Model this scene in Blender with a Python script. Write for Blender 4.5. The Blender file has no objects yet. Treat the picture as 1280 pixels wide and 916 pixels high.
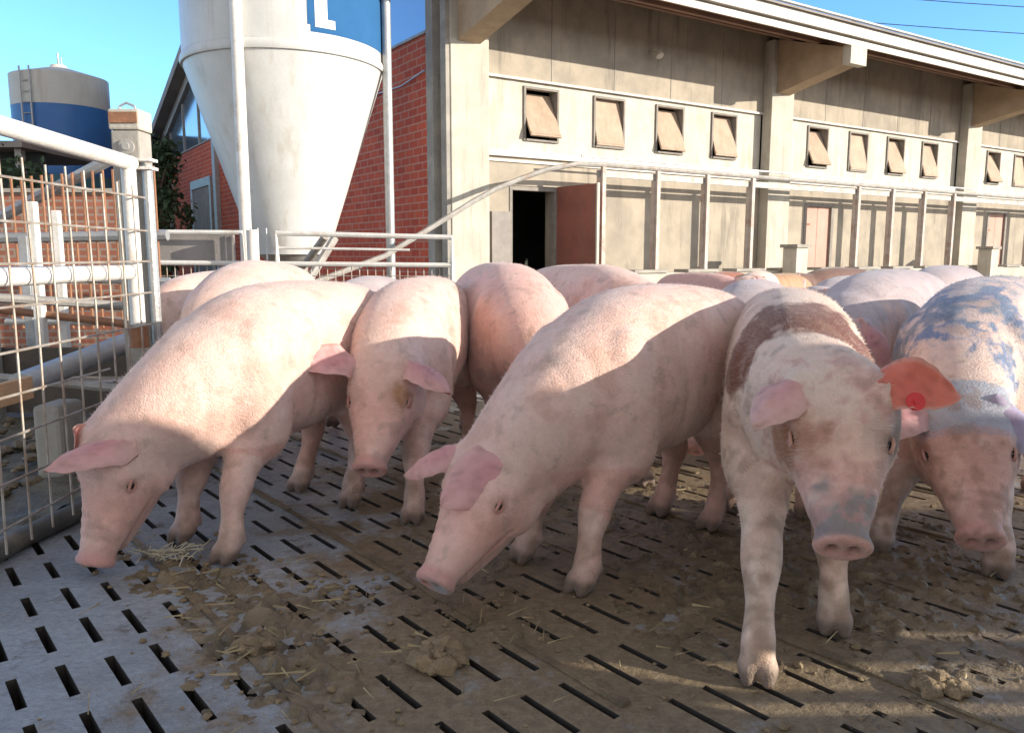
import bpy, math, random
import numpy as np
from mathutils import Vector, Matrix, noise

random.seed(7)
scene = bpy.context.scene
COL = scene.collection
R = math.radians

# ------------------------------------------------------------------ camera, world, sun
cam_d = bpy.data.cameras.new('camera')
cam = bpy.data.objects.new('camera', cam_d)
COL.objects.link(cam)
cam.location = (0, 0, 1.0)
cam.rotation_euler = (math.pi / 2 - math.atan(.14), 0, 0)
cam_d.sensor_width = 36
cam_d.lens = 36 * 1000 / 1280
cam_d.clip_start = .05
cam_d.clip_end = 3000
scene.camera = cam

SUN_AZ, SUN_EL = R(72), R(13.5)          # azimuth measured from straight behind the camera towards the right
sdir = Vector((math.sin(SUN_AZ) * math.cos(SUN_EL), -math.cos(SUN_AZ) * math.cos(SUN_EL), math.sin(SUN_EL)))
world = bpy.data.worlds.new('World')
scene.world = world
world.use_nodes = True
wn = world.node_tree.nodes
bg = wn['Background']
sky = wn.new('ShaderNodeTexSky')
sky.sky_type = 'NISHITA'
sky.sun_disc = False
sky.sun_elevation = SUN_EL
sky.sun_rotation = math.atan2(sdir.x, sdir.y)
sky.air_density = 1.0
sky.dust_density = .05
sky.ozone_density = 3.2
# sky whitened overhead and behind the camera, added as neutral fill; clear in front
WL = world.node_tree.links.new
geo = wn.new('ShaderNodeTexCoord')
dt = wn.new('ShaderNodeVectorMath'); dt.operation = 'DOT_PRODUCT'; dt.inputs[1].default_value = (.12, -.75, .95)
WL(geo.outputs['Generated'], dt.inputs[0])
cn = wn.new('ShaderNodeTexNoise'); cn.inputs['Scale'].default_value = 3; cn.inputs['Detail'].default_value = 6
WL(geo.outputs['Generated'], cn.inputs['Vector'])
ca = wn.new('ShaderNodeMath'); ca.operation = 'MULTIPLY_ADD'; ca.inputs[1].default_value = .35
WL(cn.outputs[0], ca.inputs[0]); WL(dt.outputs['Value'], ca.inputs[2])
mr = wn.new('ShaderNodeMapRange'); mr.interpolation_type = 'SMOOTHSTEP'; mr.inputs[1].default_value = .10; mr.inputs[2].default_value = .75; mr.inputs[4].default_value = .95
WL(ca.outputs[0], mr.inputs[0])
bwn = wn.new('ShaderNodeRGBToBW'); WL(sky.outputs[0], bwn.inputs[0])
fill_sky = wn.new('ShaderNodeMix'); fill_sky.data_type = 'RGBA'; fill_sky.blend_type = 'MULTIPLY'; fill_sky.inputs[0].default_value = 1
WL(bwn.outputs[0], fill_sky.inputs[6]); fill_sky.inputs[7].default_value = (1.27, 1.27, 1.30, 1)
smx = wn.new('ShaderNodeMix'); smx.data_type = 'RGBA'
WL(mr.outputs[0], smx.inputs[0]); WL(sky.outputs[0], smx.inputs[6]); WL(fill_sky.outputs[2], smx.inputs[7])
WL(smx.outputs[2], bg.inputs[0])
clear = wn.new('ShaderNodeMix'); clear.data_type = 'RGBA'; clear.blend_type = 'MULTIPLY'; clear.inputs[0].default_value = 1
WL(sky.outputs[0], clear.inputs[6]); clear.inputs[7].default_value = (.60, .83, 1.08, 1); WL(clear.outputs[2], smx.inputs[6])
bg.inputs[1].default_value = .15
sun_d = bpy.data.lights.new('sun', 'SUN')
sun_d.energy = 2.85
sun_d.angle = R(.45)
sun_d.color = (1, .91, .77)
sun = bpy.data.objects.new('sun', sun_d)
COL.objects.link(sun)
sun.rotation_euler = sdir.to_track_quat('Z', 'Y').to_euler()
scene.view_settings.view_transform = 'Standard'
scene.view_settings.look = 'None'
scene.view_settings.gamma = 1
scene.view_settings.use_curve_mapping = False
scene.view_settings.exposure = 1.32

# ------------------------------------------------------------------ materials
def nm(name):
    m = bpy.data.materials.new(name)
    m.use_nodes = True
    nt = m.node_tree
    return m, nt, nt.nodes['Principled BSDF']

def mixc(nt, fac, a, b, mode='MIX'):
    n = nt.nodes.new('ShaderNodeMix'); n.data_type = 'RGBA'; n.blend_type = mode
    for sock, v in ((n.inputs[0], fac), (n.inputs[6], a), (n.inputs[7], b)):
        if isinstance(v, (int, float)): sock.default_value = v
        elif isinstance(v, tuple): sock.default_value = (*v, 1) if len(v) == 3 else v
        else: nt.links.new(v, sock)
    return n.outputs[2]

def noise_n(nt, scale, detail=5, rough=.6, vec=None, stretch=None):
    if vec is None:
        tc = nt.nodes.new('ShaderNodeTexCoord'); vec = tc.outputs['Object']
    if stretch:
        mp = nt.nodes.new('ShaderNodeMapping'); mp.inputs['Scale'].default_value = stretch
        nt.links.new(vec, mp.inputs[0]); vec = mp.outputs[0]
    n = nt.nodes.new('ShaderNodeTexNoise')
    n.inputs['Scale'].default_value = scale; n.inputs['Detail'].default_value = detail
    n.inputs['Roughness'].default_value = rough
    nt.links.new(vec, n.inputs['Vector'])
    return n.outputs[0]

def ramp(nt, x, lo, hi):
    n = nt.nodes.new('ShaderNodeMapRange'); n.interpolation_type = 'SMOOTHSTEP'
    n.inputs[1].default_value = lo; n.inputs[2].default_value = hi
    nt.links.new(x, n.inputs[0])
    return n.outputs[0]

def bump(nt, b, h, strength, dist=.01):
    n = nt.nodes.new('ShaderNodeBump'); n.inputs['Strength'].default_value = strength
    n.inputs['Distance'].default_value = dist
    nt.links.new(h, n.inputs['Height']); nt.links.new(n.outputs[0], b.inputs['Normal'])

def mat(name, c1, c2=None, scale=6, rough=.8, metal=0, bmp=.3, stain=None, stain_amt=.5, streak=None, fine=60, spec=.5):
    m, nt, b = nm(name)
    if c2 is None: c2 = tuple(x * .75 for x in c1)
    n1 = noise_n(nt, scale)
    col = mixc(nt, ramp(nt, n1, .3, .7), c1, c2)
    n2 = noise_n(nt, fine, 4)
    col = mixc(nt, .35, col, mixc(nt, n2, (.55, .55, .55), (1.3, 1.3, 1.3)), 'MULTIPLY')
    if stain:
        s = noise_n(nt, scale * .7, 8, .7, stretch=streak or (1, 1, 1))
        sm = nt.nodes.new('ShaderNodeMath'); sm.operation = 'MULTIPLY'; sm.inputs[1].default_value = stain_amt
        nt.links.new(ramp(nt, s, .5, .68), sm.inputs[0])
        col = mixc(nt, sm.outputs[0], col, stain)
    nt.links.new(col, b.inputs['Base Color'])
    b.inputs['Roughness'].default_value = rough
    b.inputs['Metallic'].default_value = metal
    b.inputs['Specular IOR Level'].default_value = spec
    if bmp: bump(nt, b, n2, bmp)
    return m

def brick_mat(name, c1, c2, mortar, bw=.25, bh=.07, vecrot=None):
    m, nt, b = nm(name)
    tc = nt.nodes.new('ShaderNodeTexCoord')
    mp = nt.nodes.new('ShaderNodeMapping')
    if vecrot:
        dt = nt.nodes.new('ShaderNodeVectorMath'); dt.operation = 'DOT_PRODUCT'; dt.inputs[1].default_value = vecrot
        nt.links.new(tc.outputs['Object'], dt.inputs[0])
        sx = nt.nodes.new('ShaderNodeSeparateXYZ'); nt.links.new(tc.outputs['Object'], sx.inputs[0])
        cb = nt.nodes.new('ShaderNodeCombineXYZ'); nt.links.new(dt.outputs['Value'], cb.inputs[0]); nt.links.new(sx.outputs[2], cb.inputs[1])
        nt.links.new(cb.outputs[0], mp.inputs[0])
    br = nt.nodes.new('ShaderNodeTexBrick')
    br.inputs['Color1'].default_value = (*c1, 1); br.inputs['Color2'].default_value = (*c2, 1)
    br.inputs['Mortar'].default_value = (*mortar, 1)
    br.inputs['Scale'].default_value = 1; br.inputs['Mortar Size'].default_value = .011
    br.inputs['Brick Width'].default_value = bw; br.inputs['Row Height'].default_value = bh
    nt.links.new(mp.outputs[0], br.inputs[0])
    n = noise_n(nt, 1.2)
    col = mixc(nt, .6, br.outputs[0], mixc(nt, n, (.5, .5, .5), (1.4, 1.4, 1.4)), 'MULTIPLY')
    n3 = noise_n(nt, 2.5, 8, .75)
    sm = nt.nodes.new('ShaderNodeMath'); sm.operation = 'MULTIPLY'; sm.inputs[1].default_value = .35
    nt.links.new(ramp(nt, n3, .55, .75), sm.inputs[0])
    col = mixc(nt, sm.outputs[0], col, (.45, .33, .28))
    nt.links.new(col, b.inputs['Base Color'])
    b.inputs['Roughness'].default_value = .9
    bump(nt, b, br.outputs[1], -.5, .008)
    return m

M = {}
M['beige'] = mat('beige_render', (.44, .38, .30), (.32, .28, .23), 1.9, .9, stain=(.19, .17, .14), stain_amt=.7, streak=(3, 3, .35))
M['white_panel'] = mat('white_panel', (.60, .56, .48), (.50, .46, .39), 3, .8, stain=(.36, .31, .24), stain_amt=.65, streak=(3, 3, .4))
M['column'] = mat('concrete_column', (.56, .52, .44), (.45, .42, .36), 3, .9, stain=(.32, .28, .23), stain_amt=.6, streak=(4, 4, .3))
M['concrete'] = mat('concrete', (.42, .39, .34), (.30, .28, .25), 3, .9, stain=(.18, .16, .14), stain_amt=.5)
M['soffit'] = mat('soffit', (.30, .18, .13), (.22, .14, .11), 2, .9)
M['fascia'] = mat('white_fascia', (.66, .62, .56), (.54, .50, .45), 2, .6, stain=(.38, .30, .25), stain_amt=.4, streak=(.4, .4, 5))
M['roof'] = mat('roof_sheet', (.30, .26, .23), (.22, .20, .18), 2, .8)
M['bracket'] = mat('bracket_concrete', (.50, .38, .26), (.40, .30, .21), 3, .9)
M['tan_pane'] = mat('tan_board', (.48, .36, .265), (.40, .29, .21), 4, .7, stain=(.30, .22, .16), streak=(4, 4, .6))
M['frame_grey'] = mat('weathered_frame', (.30, .27, .24), None, 8, .8)
M['dark'] = mat('dark_interior', (.05, .06, .055), None, 4, .9, bmp=0)
M['red_door'] = mat('red_door_paint', (.30, .10, .075), (.22, .08, .06), 3, .7, stain=(.2, .12, .1), streak=(5, 5, .4))
M['pink_door'] = mat('faded_pink_door', (.60, .36, .30), (.52, .31, .25), 3, .8, stain=(.4, .3, .25), streak=(5, 5, .4))
M['grey_door'] = mat('grey_board', (.33, .30, .28), None, 4, .8)
M['white_paint'] = mat('white_painted_steel', (.76, .74, .70), (.66, .63, .58), 5, .45, stain=(.42, .28, .18), stain_amt=.45)
M['galv'] = mat('galvanised_steel', (.46, .47, .47), (.36, .37, .38), 9, .45, .5, stain=(.3, .24, .19), stain_amt=.4)
M['galv_dull'] = mat('dull_galvanised_steel', (.42, .40, .37), (.30, .28, .26), 9, .6, .2, stain=(.26, .15, .09), stain_amt=.6)
M['rusty'] = mat('rusty_steel', (.36, .17, .09), (.24, .12, .07), 12, .85, .1)
M['wire'] = mat('mesh_wire', (.48, .45, .40), (.32, .24, .18), 14, .6, .3)
M['post'] = mat('feed_post', (.58, .52, .47), (.46, .38, .33), 6, .7, stain=(.3, .14, .09), stain_amt=.5)
M['silo'] = mat('white_silo', (.62, .62, .60), (.54, .54, .52), 1.8, .42, bmp=.08, stain=(.42, .37, .30), stain_amt=.5, streak=(5, 5, .25))
M['silo_beige'] = mat('beige_silo', (.60, .58, .52), (.52, .50, .45), 1.2, .6, stain=(.35, .29, .22), streak=(3, 3, .3))
M['blue'] = mat('blue_paint', (.035, .16, .42), (.03, .13, .36), 1.5, .5, bmp=.05)
M['blue_sticker'] = mat('blue_sticker', (.035, .13, .30), (.03, .115, .27), 1.5, .85, bmp=0, spec=.1)
M['white_sticker'] = mat('white_letter', (.88, .88, .86), (.86, .86, .85), 1.5, .8, bmp=0, spec=.1)
M['teal'] = mat('teal_paint', (.08, .22, .25), (.06, .17, .22), 1.5, .6)
M['brick'] = brick_mat('red_brick', (.60, .105, .045), (.46, .07, .035), (.52, .26, .18), .30, .12, (-.5509, .8346, 0))
M['brick_small'] = brick_mat('orange_brick', (.36, .13, .08), (.26, .10, .065), (.30, .24, .20), .22, .07, (1, 0, 0))
M['wood'] = mat('wood_plank', (.60, .36, .18), (.48, .28, .15), 4, .8, streak=(1, 1, 1))
M['foliage'] = mat('foliage', (.035, .07, .03), (.05, .09, .035), 3, .7)
M['bark'] = mat('bark', (.12, .09, .07), None, 6, .9)
M['white_lamp'] = mat('lamp_plastic', (.7, .66, .58), None, 4, .5)
M['pipe_dirty'] = mat('dirty_dark_pipe', (.13, .125, .11), (.07, .07, .065), 8, .6, stain=(.25, .2, .14))
M['black_rubber'] = mat('black_plastic', (.03, .03, .035), None, 4, .6)
M['dark_board'] = mat('dark_boards', (.12, .095, .075), (.07, .06, .05), 5, .9, stain=(.25, .2, .15))
M['wall_board'] = mat('wall_boards', (.36, .30, .24), (.26, .22, .18), 2, .9)

def glass_mat():
    m, nt, b = nm('window_glass')
    b.inputs['Base Color'].default_value = (.25, .30, .36, 1)
    b.inputs['Roughness'].default_value = .12
    b.inputs['Metallic'].default_value = .55
    n = noise_n(nt, 1.5); bump(nt, b, n, .05, .05)
    return m
M['glass'] = glass_mat()

def floor_mat():
    m, nt, b = nm('wet_dirty_slats')
    base = mixc(nt, ramp(nt, noise_n(nt, 2.2, 6), .35, .65), (.43, .47, .51), (.32, .34, .36))  # blue-grey tint: sky reflection put into the base colour
    fine = noise_n(nt, 45, 6, .7)
    base = mixc(nt, .75, base, mixc(nt, fine, (.35, .35, .35), (1.5, 1.5, 1.5)), 'MULTIPLY')
    base = mixc(nt, ramp(nt, noise_n(nt, 5, 8, .75), .56, .70), base, (.16, .13, .10))
    dn = noise_n(nt, 3.1, 9, .72)
    tc = nt.nodes.new('ShaderNodeTexCoord')
    sep = nt.nodes.new('ShaderNodeSeparateXYZ'); nt.links.new(tc.outputs['Object'], sep.inputs[0])
    # dirt is trodden in towards the right (the middle of the yard)
    ad = nt.nodes.new('ShaderNodeMath'); ad.operation = 'MULTIPLY_ADD'; ad.inputs[1].default_value = .26; ad.inputs[2].default_value = .17
    nt.links.new(sep.outputs[0], ad.inputs[0])
    cl = nt.nodes.new('ShaderNodeClamp'); cl.inputs[1].default_value = -.13; cl.inputs[2].default_value = .13
    nt.links.new(ad.outputs[0], cl.inputs[0])
    a2 = nt.nodes.new('ShaderNodeMath'); nt.links.new(dn, a2.inputs[0]); nt.links.new(cl.outputs[0], a2.inputs[1])
    mask = ramp(nt, a2.outputs[0], .42, .58)
    dirt = mixc(nt, ramp(nt, noise_n(nt, 30, 6, .7), .3, .7), (.19, .138, .08), (.31, .235, .145))
    dirt = mixc(nt, .7, dirt, mixc(nt, noise_n(nt, 85, 5, .75), (.3, .3, .3), (1.55, 1.55, 1.55)), 'MULTIPLY')
    col = mixc(nt, mask, base, dirt)
    nt.links.new(col, b.inputs['Base Color'])
    ro = nt.nodes.new('ShaderNodeMapRange'); ro.inputs[3].default_value = .17; ro.inputs[4].default_value = .55
    nt.links.new(mask, ro.inputs[0]); nt.links.new(ro.outputs[0], b.inputs['Roughness'])
    bn = nt.nodes.new('ShaderNodeMath'); bn.operation = 'ADD'
    nt.links.new(fine, bn.inputs[0]); nt.links.new(noise_n(nt, 14, 5), bn.inputs[1])
    bump(nt, b, bn.outputs[0], .8, .014)
    return m
M['slats'] = floor_mat()
M['mud'] = mat('mud_and_dung', (.25, .185, .11), (.12, .09, .052), 9, .5, bmp=.8, fine=90)
M['mud_dark'] = mat('dark_churned_mud', (.17, .155, .115), (.08, .075, .055), 9, .6, bmp=.9, fine=70)
M['ground'] = mat('yard_ground', (.24, .20, .15), (.17, .14, .11), 1.5, .9, bmp=.6, stain=(.12, .10, .075))
M['straw'] = mat('straw', (.42, .33, .18), (.35, .27, .15), 20, .8, bmp=0)
M['lump'] = mat('straw_dung', (.34, .245, .14), (.20, .145, .085), 25, .85, bmp=.9, fine=120)

# ------------------------------------------------------------------ helpers
def tag(o, label=None, cat=None, group=None, kind=None):
    if label: o['label'] = label
    if cat: o['category'] = cat
    if group: o['group'] = group
    if kind: o['kind'] = kind
    return o

def thing(name, label, cat, loc, group=None):
    o = bpy.data.objects.new(name, None); COL.objects.link(o)
    o.empty_display_size = .1
    o.location = loc
    return tag(o, label, cat, group)

class MB:
    def __init__(s): s.v = []; s.f = []
    def add(s, vs, fs):
        n = len(s.v); s.v += [Vector(v) for v in vs]; s.f += [tuple(i + n for i in f) for f in fs]; return s
    def box8(s, p):   # 8 corners: bottom 4 ccw, top 4 ccw
        return s.add(p, [(3, 2, 1, 0), (4, 5, 6, 7), (0, 1, 5, 4), (1, 2, 6, 5), (2, 3, 7, 6), (3, 0, 4, 7)])
    def box(s, x0, x1, y0, y1, z0, z1, fr=None):
        c = [(x0, y0, z0), (x1, y0, z0), (x1, y1, z0), (x0, y1, z0), (x0, y0, z1), (x1, y0, z1), (x1, y1, z1), (x0, y1, z1)]
        if fr: c = [fr(*q) for q in c]
        return s.box8(c)
    def tube(s, pts, r, n=10, caps=True):
        pts = [Vector(p) for p in pts]; m = len(pts)
        rs = r if isinstance(r, (list, tuple)) else [r] * m
        vs = []; up = None
        for i, p in enumerate(pts):
            t = (pts[min(i + 1, m - 1)] - pts[max(i - 1, 0)]).normalized()
            if up is None:
                a = Vector((0, 0, 1)) if abs(t.z) < .9 else Vector((1, 0, 0)); up = (a - t * a.dot(t)).normalized()
            else: up = (up - t * up.dot(t)).normalized()
            sd = t.cross(up)
            for k in range(n):
                a = 2 * math.pi * k / n
                vs.append(p + (up * math.cos(a) + sd * math.sin(a)) * rs[i])
        fs = []
        for i in range(m - 1):
            for k in range(n):
                a, b = i * n + k, i * n + (k + 1) % n
                fs.append((a, b, b + n, a + n))
        if caps: fs.append(tuple(range(n))[::-1]); fs.append(tuple(range((m - 1) * n, m * n)))
        return s.add(vs, fs)
    def prism(s, prof, fn, a, b):   # prof: 2d outline; fn(u, v, w) -> point ; from w=a to w=b
        n = len(prof)
        vs = [fn(u, v, a) for u, v in prof] + [fn(u, v, b) for u, v in prof]
        fs = [tuple(range(n))[::-1], tuple(range(n, 2 * n))] + [(i, (i + 1) % n, n + (i + 1) % n, n + i) for i in range(n)]
        return s.add(vs, fs)
    def build(s, name, m, parent=None, smooth=False, bevel=0, label=None):
        org = parent_loc(parent)
        me = bpy.data.meshes.new(name)
        me.from_pydata([v - org for v in s.v], [], s.f)
        import bmesh
        bm = bmesh.new(); bm.from_mesh(me); bmesh.ops.recalc_face_normals(bm, faces=bm.faces[:]); bm.to_mesh(me); bm.free()
        me.materials.append(m)
        if smooth:
            me.polygons.foreach_set('use_smooth', [True] * len(me.polygons))
            try: me.set_sharp_from_angle(angle=R(40))
            except Exception: pass
        o = bpy.data.objects.new(name, me); COL.objects.link(o)
        if parent: o.parent = parent
        if bevel:
            bv = o.modifiers.new('bevel', 'BEVEL'); bv.width = bevel; bv.segments = 2; bv.limit_method = 'ANGLE'
        if label: o['label'] = label
        return o

def parent_loc(p):
    v = Vector((0, 0, 0))
    while p: v += p.location; p = p.parent
    return v

def lathe(prof, c, n=48, a0=0, a1=2 * math.pi):
    full = abs(a1 - a0 - 2 * math.pi) < 1e-6
    k = n if full else n + 1
    vs = []
    for r, z in prof:
        for i in range(k):
            a = a0 + (a1 - a0) * i / n
            vs.append((c[0] + r * math.sin(a), c[1] - r * math.cos(a), z))
    fs = []
    for j in range(len(prof) - 1):
        for i in range(k if full else k - 1):
            a, b = j * k + i, j * k + (i + 1) % k
            fs.append((a, b, b + k, a + k))
    return vs, fs

# ------------------------------------------------------------------ ground and slatted floor
th = math.atan2(-835, 1010)
D1 = Vector((math.sin(th), math.cos(th), 0)); D2 = Vector((D1.y, -D1.x, 0))
def AB(a, b, z=0): return D1 * a + D2 * b + Vector((0, 0, z))
A0, A1, B0, B1 = -1.2, 7.0, -2.10, 6.86
g = MB()
for (a0, a1, b0, b1) in ((-900, A0, -900, 900), (A1, 900, -900, 900), (A0, A1, -900, B0), (A0, A1, B1, 900)):
    g.add([AB(a0, b0), AB(a1, b0), AB(a1, b1), AB(a0, b1)], [(0, 1, 2, 3)])
tag(g.build('ground', M['ground']), kind='structure')
g = MB(); g.add([AB(A0, B0, -.45), AB(A1, B0, -.45), AB(A1, B1, -.45), AB(A0, B1, -.45)], [(0, 1, 2, 3)])
tag(g.build('slurry_pit', M['dark']), kind='structure')
fl = MB()
rng = random.Random(3)
T = .10
sl = MB()
def cell(b0, b1, sb0, sb1, starts):
    # strip of floor between b0 and b1 running along a with slots (sb0..sb1)
    fl.add([AB(A0, b0), AB(A1, b0), AB(A1, sb0), AB(A0, sb0)], [(0, 1, 2, 3)])
    fl.add([AB(A0, sb1), AB(A1, sb1), AB(A1, b1), AB(A0, b1)], [(0, 1, 2, 3)])
    prev = A0
    for s0, s1 in starts:
        fl.add([AB(prev, sb0), AB(s0, sb0), AB(s0, sb1), AB(prev, sb1)], [(0, 1, 2, 3)])
        c = [AB(s0, sb0), AB(s1, sb0), AB(s1, sb1), AB(s0, sb1)]
        d = [v + Vector((0, 0, -T)) for v in c]
        sl.add(c + d, [(0, 1, 5, 4), (1, 2, 6, 5), (2, 3, 7, 6), (3, 0, 4, 7)])
        prev = s1
    fl.add([AB(prev, sb0), AB(A1, sb0), AB(A1, sb1), AB(prev, sb1)], [(0, 1, 2, 3)])
seams = []
k0 = -5
b = .70 - .56 * 5
while b < B1 - .01:
    seams.append(b)
    j = (b - .70) / .56
    for i in range(5):
        c = b + .095 + .104 * i - (.02 if j < -.5 else 0)
        w = .0100 if j >= -.5 else .0115
        lo = b if i == 0 else c - .052
        hi = b + .56 if i == 4 else c + .052
        st = []
        a = A0 + .08 + ((2.41 - .018 * (i + j * .3)) - A0 - .08) % .2645
        k = 0
        while a < A1 - .1:
            jit = rng.uniform(-.008, .008)
            if a - .18 + jit > A0 + .01 and rng.random() > .05: st.append((a - .18 + jit + max(0, rng.gauss(-.01, .02)), a + jit - max(0, rng.gauss(-.01, .02))))
            a += .2645; k += 1
        cell(lo, hi, c - w, c + w, st)
    b += .56
fo = fl.build('slatted_floor', M['slats'])
tag(fo, kind='structure')
tag(sl.build('slot_sides', mat('dark_slot_sides', (.06, .05, .04), None, 20, .7)), kind='structure')  # slot walls given a darker colour than the slats
# seam grooves between the slabs
sm_ = MB()
for b in seams:
    if b < B0 + .05: continue
    for k in range(0, 60):
        a = A0 + k * .1366
        if a + .13 > A1: break
        h = .004 + .007 * noise.noise(Vector((a * 5, b * 7, 1)))
        w = .012 + .008 * noise.noise(Vector((a * 4, b * 9, 5)))
        if h < .002: continue
        sm_.box(a, a + .1366, b - w, b + w, .0015, h + .003, lambda x, y, z: AB(x, y, z))
tag(sm_.build('slab_joint', M['mud']), kind='structure')

# trodden dung and mud lying on the slats: height field, only where it rises above the floor
def G(px, py):   # rough centre of piles, in ground metres (values worked out from the plan of the yard)
    return Vector((px, py, 0))
piles = [((-.12, 2.0), .2, .012), ((-1.02, 2.42), .13, .046), ((-.82, 2.25), .15, .038), ((-.66, 1.98), .13, .034), ((-.60, 1.78), .14, .034), ((-.52, 2.25), .12, .02), ((-.45, 1.72), .12, .026), ((-1.28, 2.6), .12, .03),
         ((-.18, 1.88), .08, .018), ((.42, 1.9), .1, .018), ((.9, 2.2), .25, .02), ((.6, 2.5), .3, .018),
         ((1.5, 2.1), .3, .02), ((-.1, 2.6), .3, .014), ((0, 3.2), .4, .02), ((1.2, 3.0), .5, .02)]
mb = MB()
x0, x1, y0, y1, st = -1.75, 3.3, 1.45, 4.6, .0125
nx, ny = int((x1 - x0) / st), int((y1 - y0) / st)
H = np.zeros((ny + 1, nx + 1))
for j in range(ny + 1):
    for i in range(nx + 1):
        x, y = x0 + i * st, y0 + j * st
        q = Vector((x, y, 0))
        n1 = noise.fractal(q * 3.1 + Vector((3, 1, 0)), .7, 2.1, 6)
        h = -.0150 + .011 * n1 + .010 * noise.noise(q * 24) + .010 * noise.noise(q * 52)
        h += .0054 * max(-1, min(1, (x + .35) * 1.1))
        for (cx, cy), r, a in piles:
            d2 = ((x - cx) ** 2 + (y - cy) ** 2) / (r * r)
            if d2 < 9: h += a * .80 * math.exp(-d2 * .55) * (.45 + 1.1 * noise.noise(q * 15 + Vector((7, 7, 7))) + .9 * noise.noise(q * 38))
        H[j, i] = h
idx = {}
for j in range(ny):
    for i in range(nx):
        if max(H[j, i], H[j, i + 1], H[j + 1, i], H[j + 1, i + 1]) > 0:
            f = []
            for jj, ii in ((j, i), (j, i + 1), (j + 1, i + 1), (j + 1, i)):
                kk = (jj, ii)
                if kk not in idx:
                    idx[kk] = len(mb.v); mb.v.append(Vector((x0 + ii * st, y0 + jj * st, max(H[jj, ii], -.004))))
                f.append(idx[kk])
            mb.f.append(tuple(f))
tag(mb.build('dung_layer', M['mud'], smooth=True), 'trodden brown dung and mud smeared over the slatted floor', 'dung', kind='stuff')

def blob(mb, c, r, seed, sq=.6):
    n, m = 9, 6
    vs = []
    for j in range(m + 1):
        ph = math.pi * j / m
        for i in range(n):
            a = 2 * math.pi * i / n
            d = Vector((math.sin(ph) * math.cos(a), math.sin(ph) * math.sin(a), math.cos(ph) * sq))
            k = 1 + .45 * noise.noise(d * 1.9 + Vector((seed, 0, 0))) + .2 * noise.noise(d * 5 + Vector((seed, 3, 0)))
            vs.append(Vector(c) + d * r * k)
    fs = []
    for j in range(m):
        for i in range(n):
            fs.append((j * n + i, j * n + (i + 1) % n, (j + 1) * n + (i + 1) % n, (j + 1) * n + i))
    mb.add(vs, fs)
mb = MB(); rg = random.Random(11)
for k in range(520):
    if k < 200:
        (cx, cy), r, a = piles[rg.randrange(7)]
        x, y = cx + rg.gauss(0, r * .8), cy + rg.gauss(0, r * .7)
        s = rg.uniform(.003, .012)
    else:
        x, y = rg.uniform(-1.2, 2.6), rg.uniform(1.55, 3.6)
        if x < -.3 and rg.random() < .6: continue
        s = rg.uniform(.002, .008) * (1 if rg.random() < .85 else 1.9)
    blob(mb, (x, y, s * .4), s, k)
tag(mb.build('dung_crumbs', M['lump'], smooth=True), 'loose crumbs and small lumps of dung scattered on the slats', 'dung', kind='stuff')
def lump(label, x, y, r, seed):
    m_ = MB(); rr = random.Random(seed)
    for k in range(26):
        a = rr.uniform(0, 6.28); d = r * math.sqrt(rr.random()) * .8
        blob(m_, (x + d * math.cos(a), y + d * math.sin(a), r * .16 + rr.uniform(0, r * .35) * (1 - d / r)), r * rr.uniform(.22, .42), seed + k)
    tag(m_.build('dung_lump', M['lump'], smooth=True), label, 'dung', 'lumps of dung on the floor')
lump('straw-coloured dung lump on the slats below the grazing pig in the middle', -.18, 1.87, .075, 5)
lump('brownish dung lump at the bottom right corner beside the sunlit streaks', .99, 1.74, .06, 50)
lump('grey lump of dung on the long manure ridge at bottom left', -.66, 1.93, .055, 90)
mb = MB(); rg = random.Random(5)
for k in range(260):
    x, y = rg.uniform(-1.3, 2.6), rg.uniform(1.5, 3.8)
    if rg.random() < .35:
        (cx, cy), r, a = piles[rg.randrange(9)]; x, y = cx + rg.gauss(0, r * .7), cy + rg.gauss(0, r * .7)
    a = rg.uniform(0, 3.14); L = rg.uniform(.012, .05); w = rg.uniform(.0012, .0028)
    z = .012 + rg.uniform(0, .012)
    dx, dy = math.cos(a) * L, math.sin(a) * L
    px_, py_ = -math.sin(a) * w, math.cos(a) * w
    mb.add([(x - dx, y - dy, z), (x + dx, y + dy, z + rg.uniform(-.006, .01)), (x + dx + px_, y + dy + py_, z + .002), (x - dx + px_, y - dy + py_, z + .002)], [(0, 1, 2, 3)])
tag(mb.build('straw_bits', M['straw']), 'short bits of pale straw strewn over the dirty floor', 'straw', kind='stuff')
# pale straw tuft beside the grazing pig at left
mb = MB()
for k in range(70):
    a = rg.uniform(0, 6.28); L = rg.uniform(.02, .06)
    x, y = -1.12 + rg.gauss(0, .045), 2.52 + rg.gauss(0, .03)
    mb.tube([(x, y, .02 + rg.uniform(0, .02)), (x + math.cos(a) * L, y + math.sin(a) * L, .02 + rg.uniform(0, .035))], .0022, 4)
tag(mb.build('straw_tuft', mat('pale_straw', (.62, .55, .40), None, 9, .8, bmp=0)), 'pale straw tuft on the floor by the front hoof of the leftmost pig', 'straw')

# churned mud outside the gate at left
mb = MB(); st = .03
x0, x1, y0, y1 = -4.6, -1.70, 1.4, 6.0
nx, ny = int((x1 - x0) / st), int((y1 - y0) / st)
for j in range(ny + 1):
    for i in range(nx + 1):
        x, y = x0 + i * st, y0 + j * st
        q = Vector((x, y, 0))
        h = .035 + .035 * noise.fractal(q * 3, .8, 2.1, 5) + .012 * noise.noise(q * 25)
        mb.v.append(Vector((x, y, max(h, .006))))
for j in range(ny):
    for i in range(nx):
        a = j * (nx + 1) + i
        mb.f.append((a, a + 1, a + nx + 2, a + nx + 1))
tag(mb.build('churned_mud', M['mud_dark'], smooth=True), 'dark churned mud behind the wire gate at left', 'mud', kind='stuff')

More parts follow.
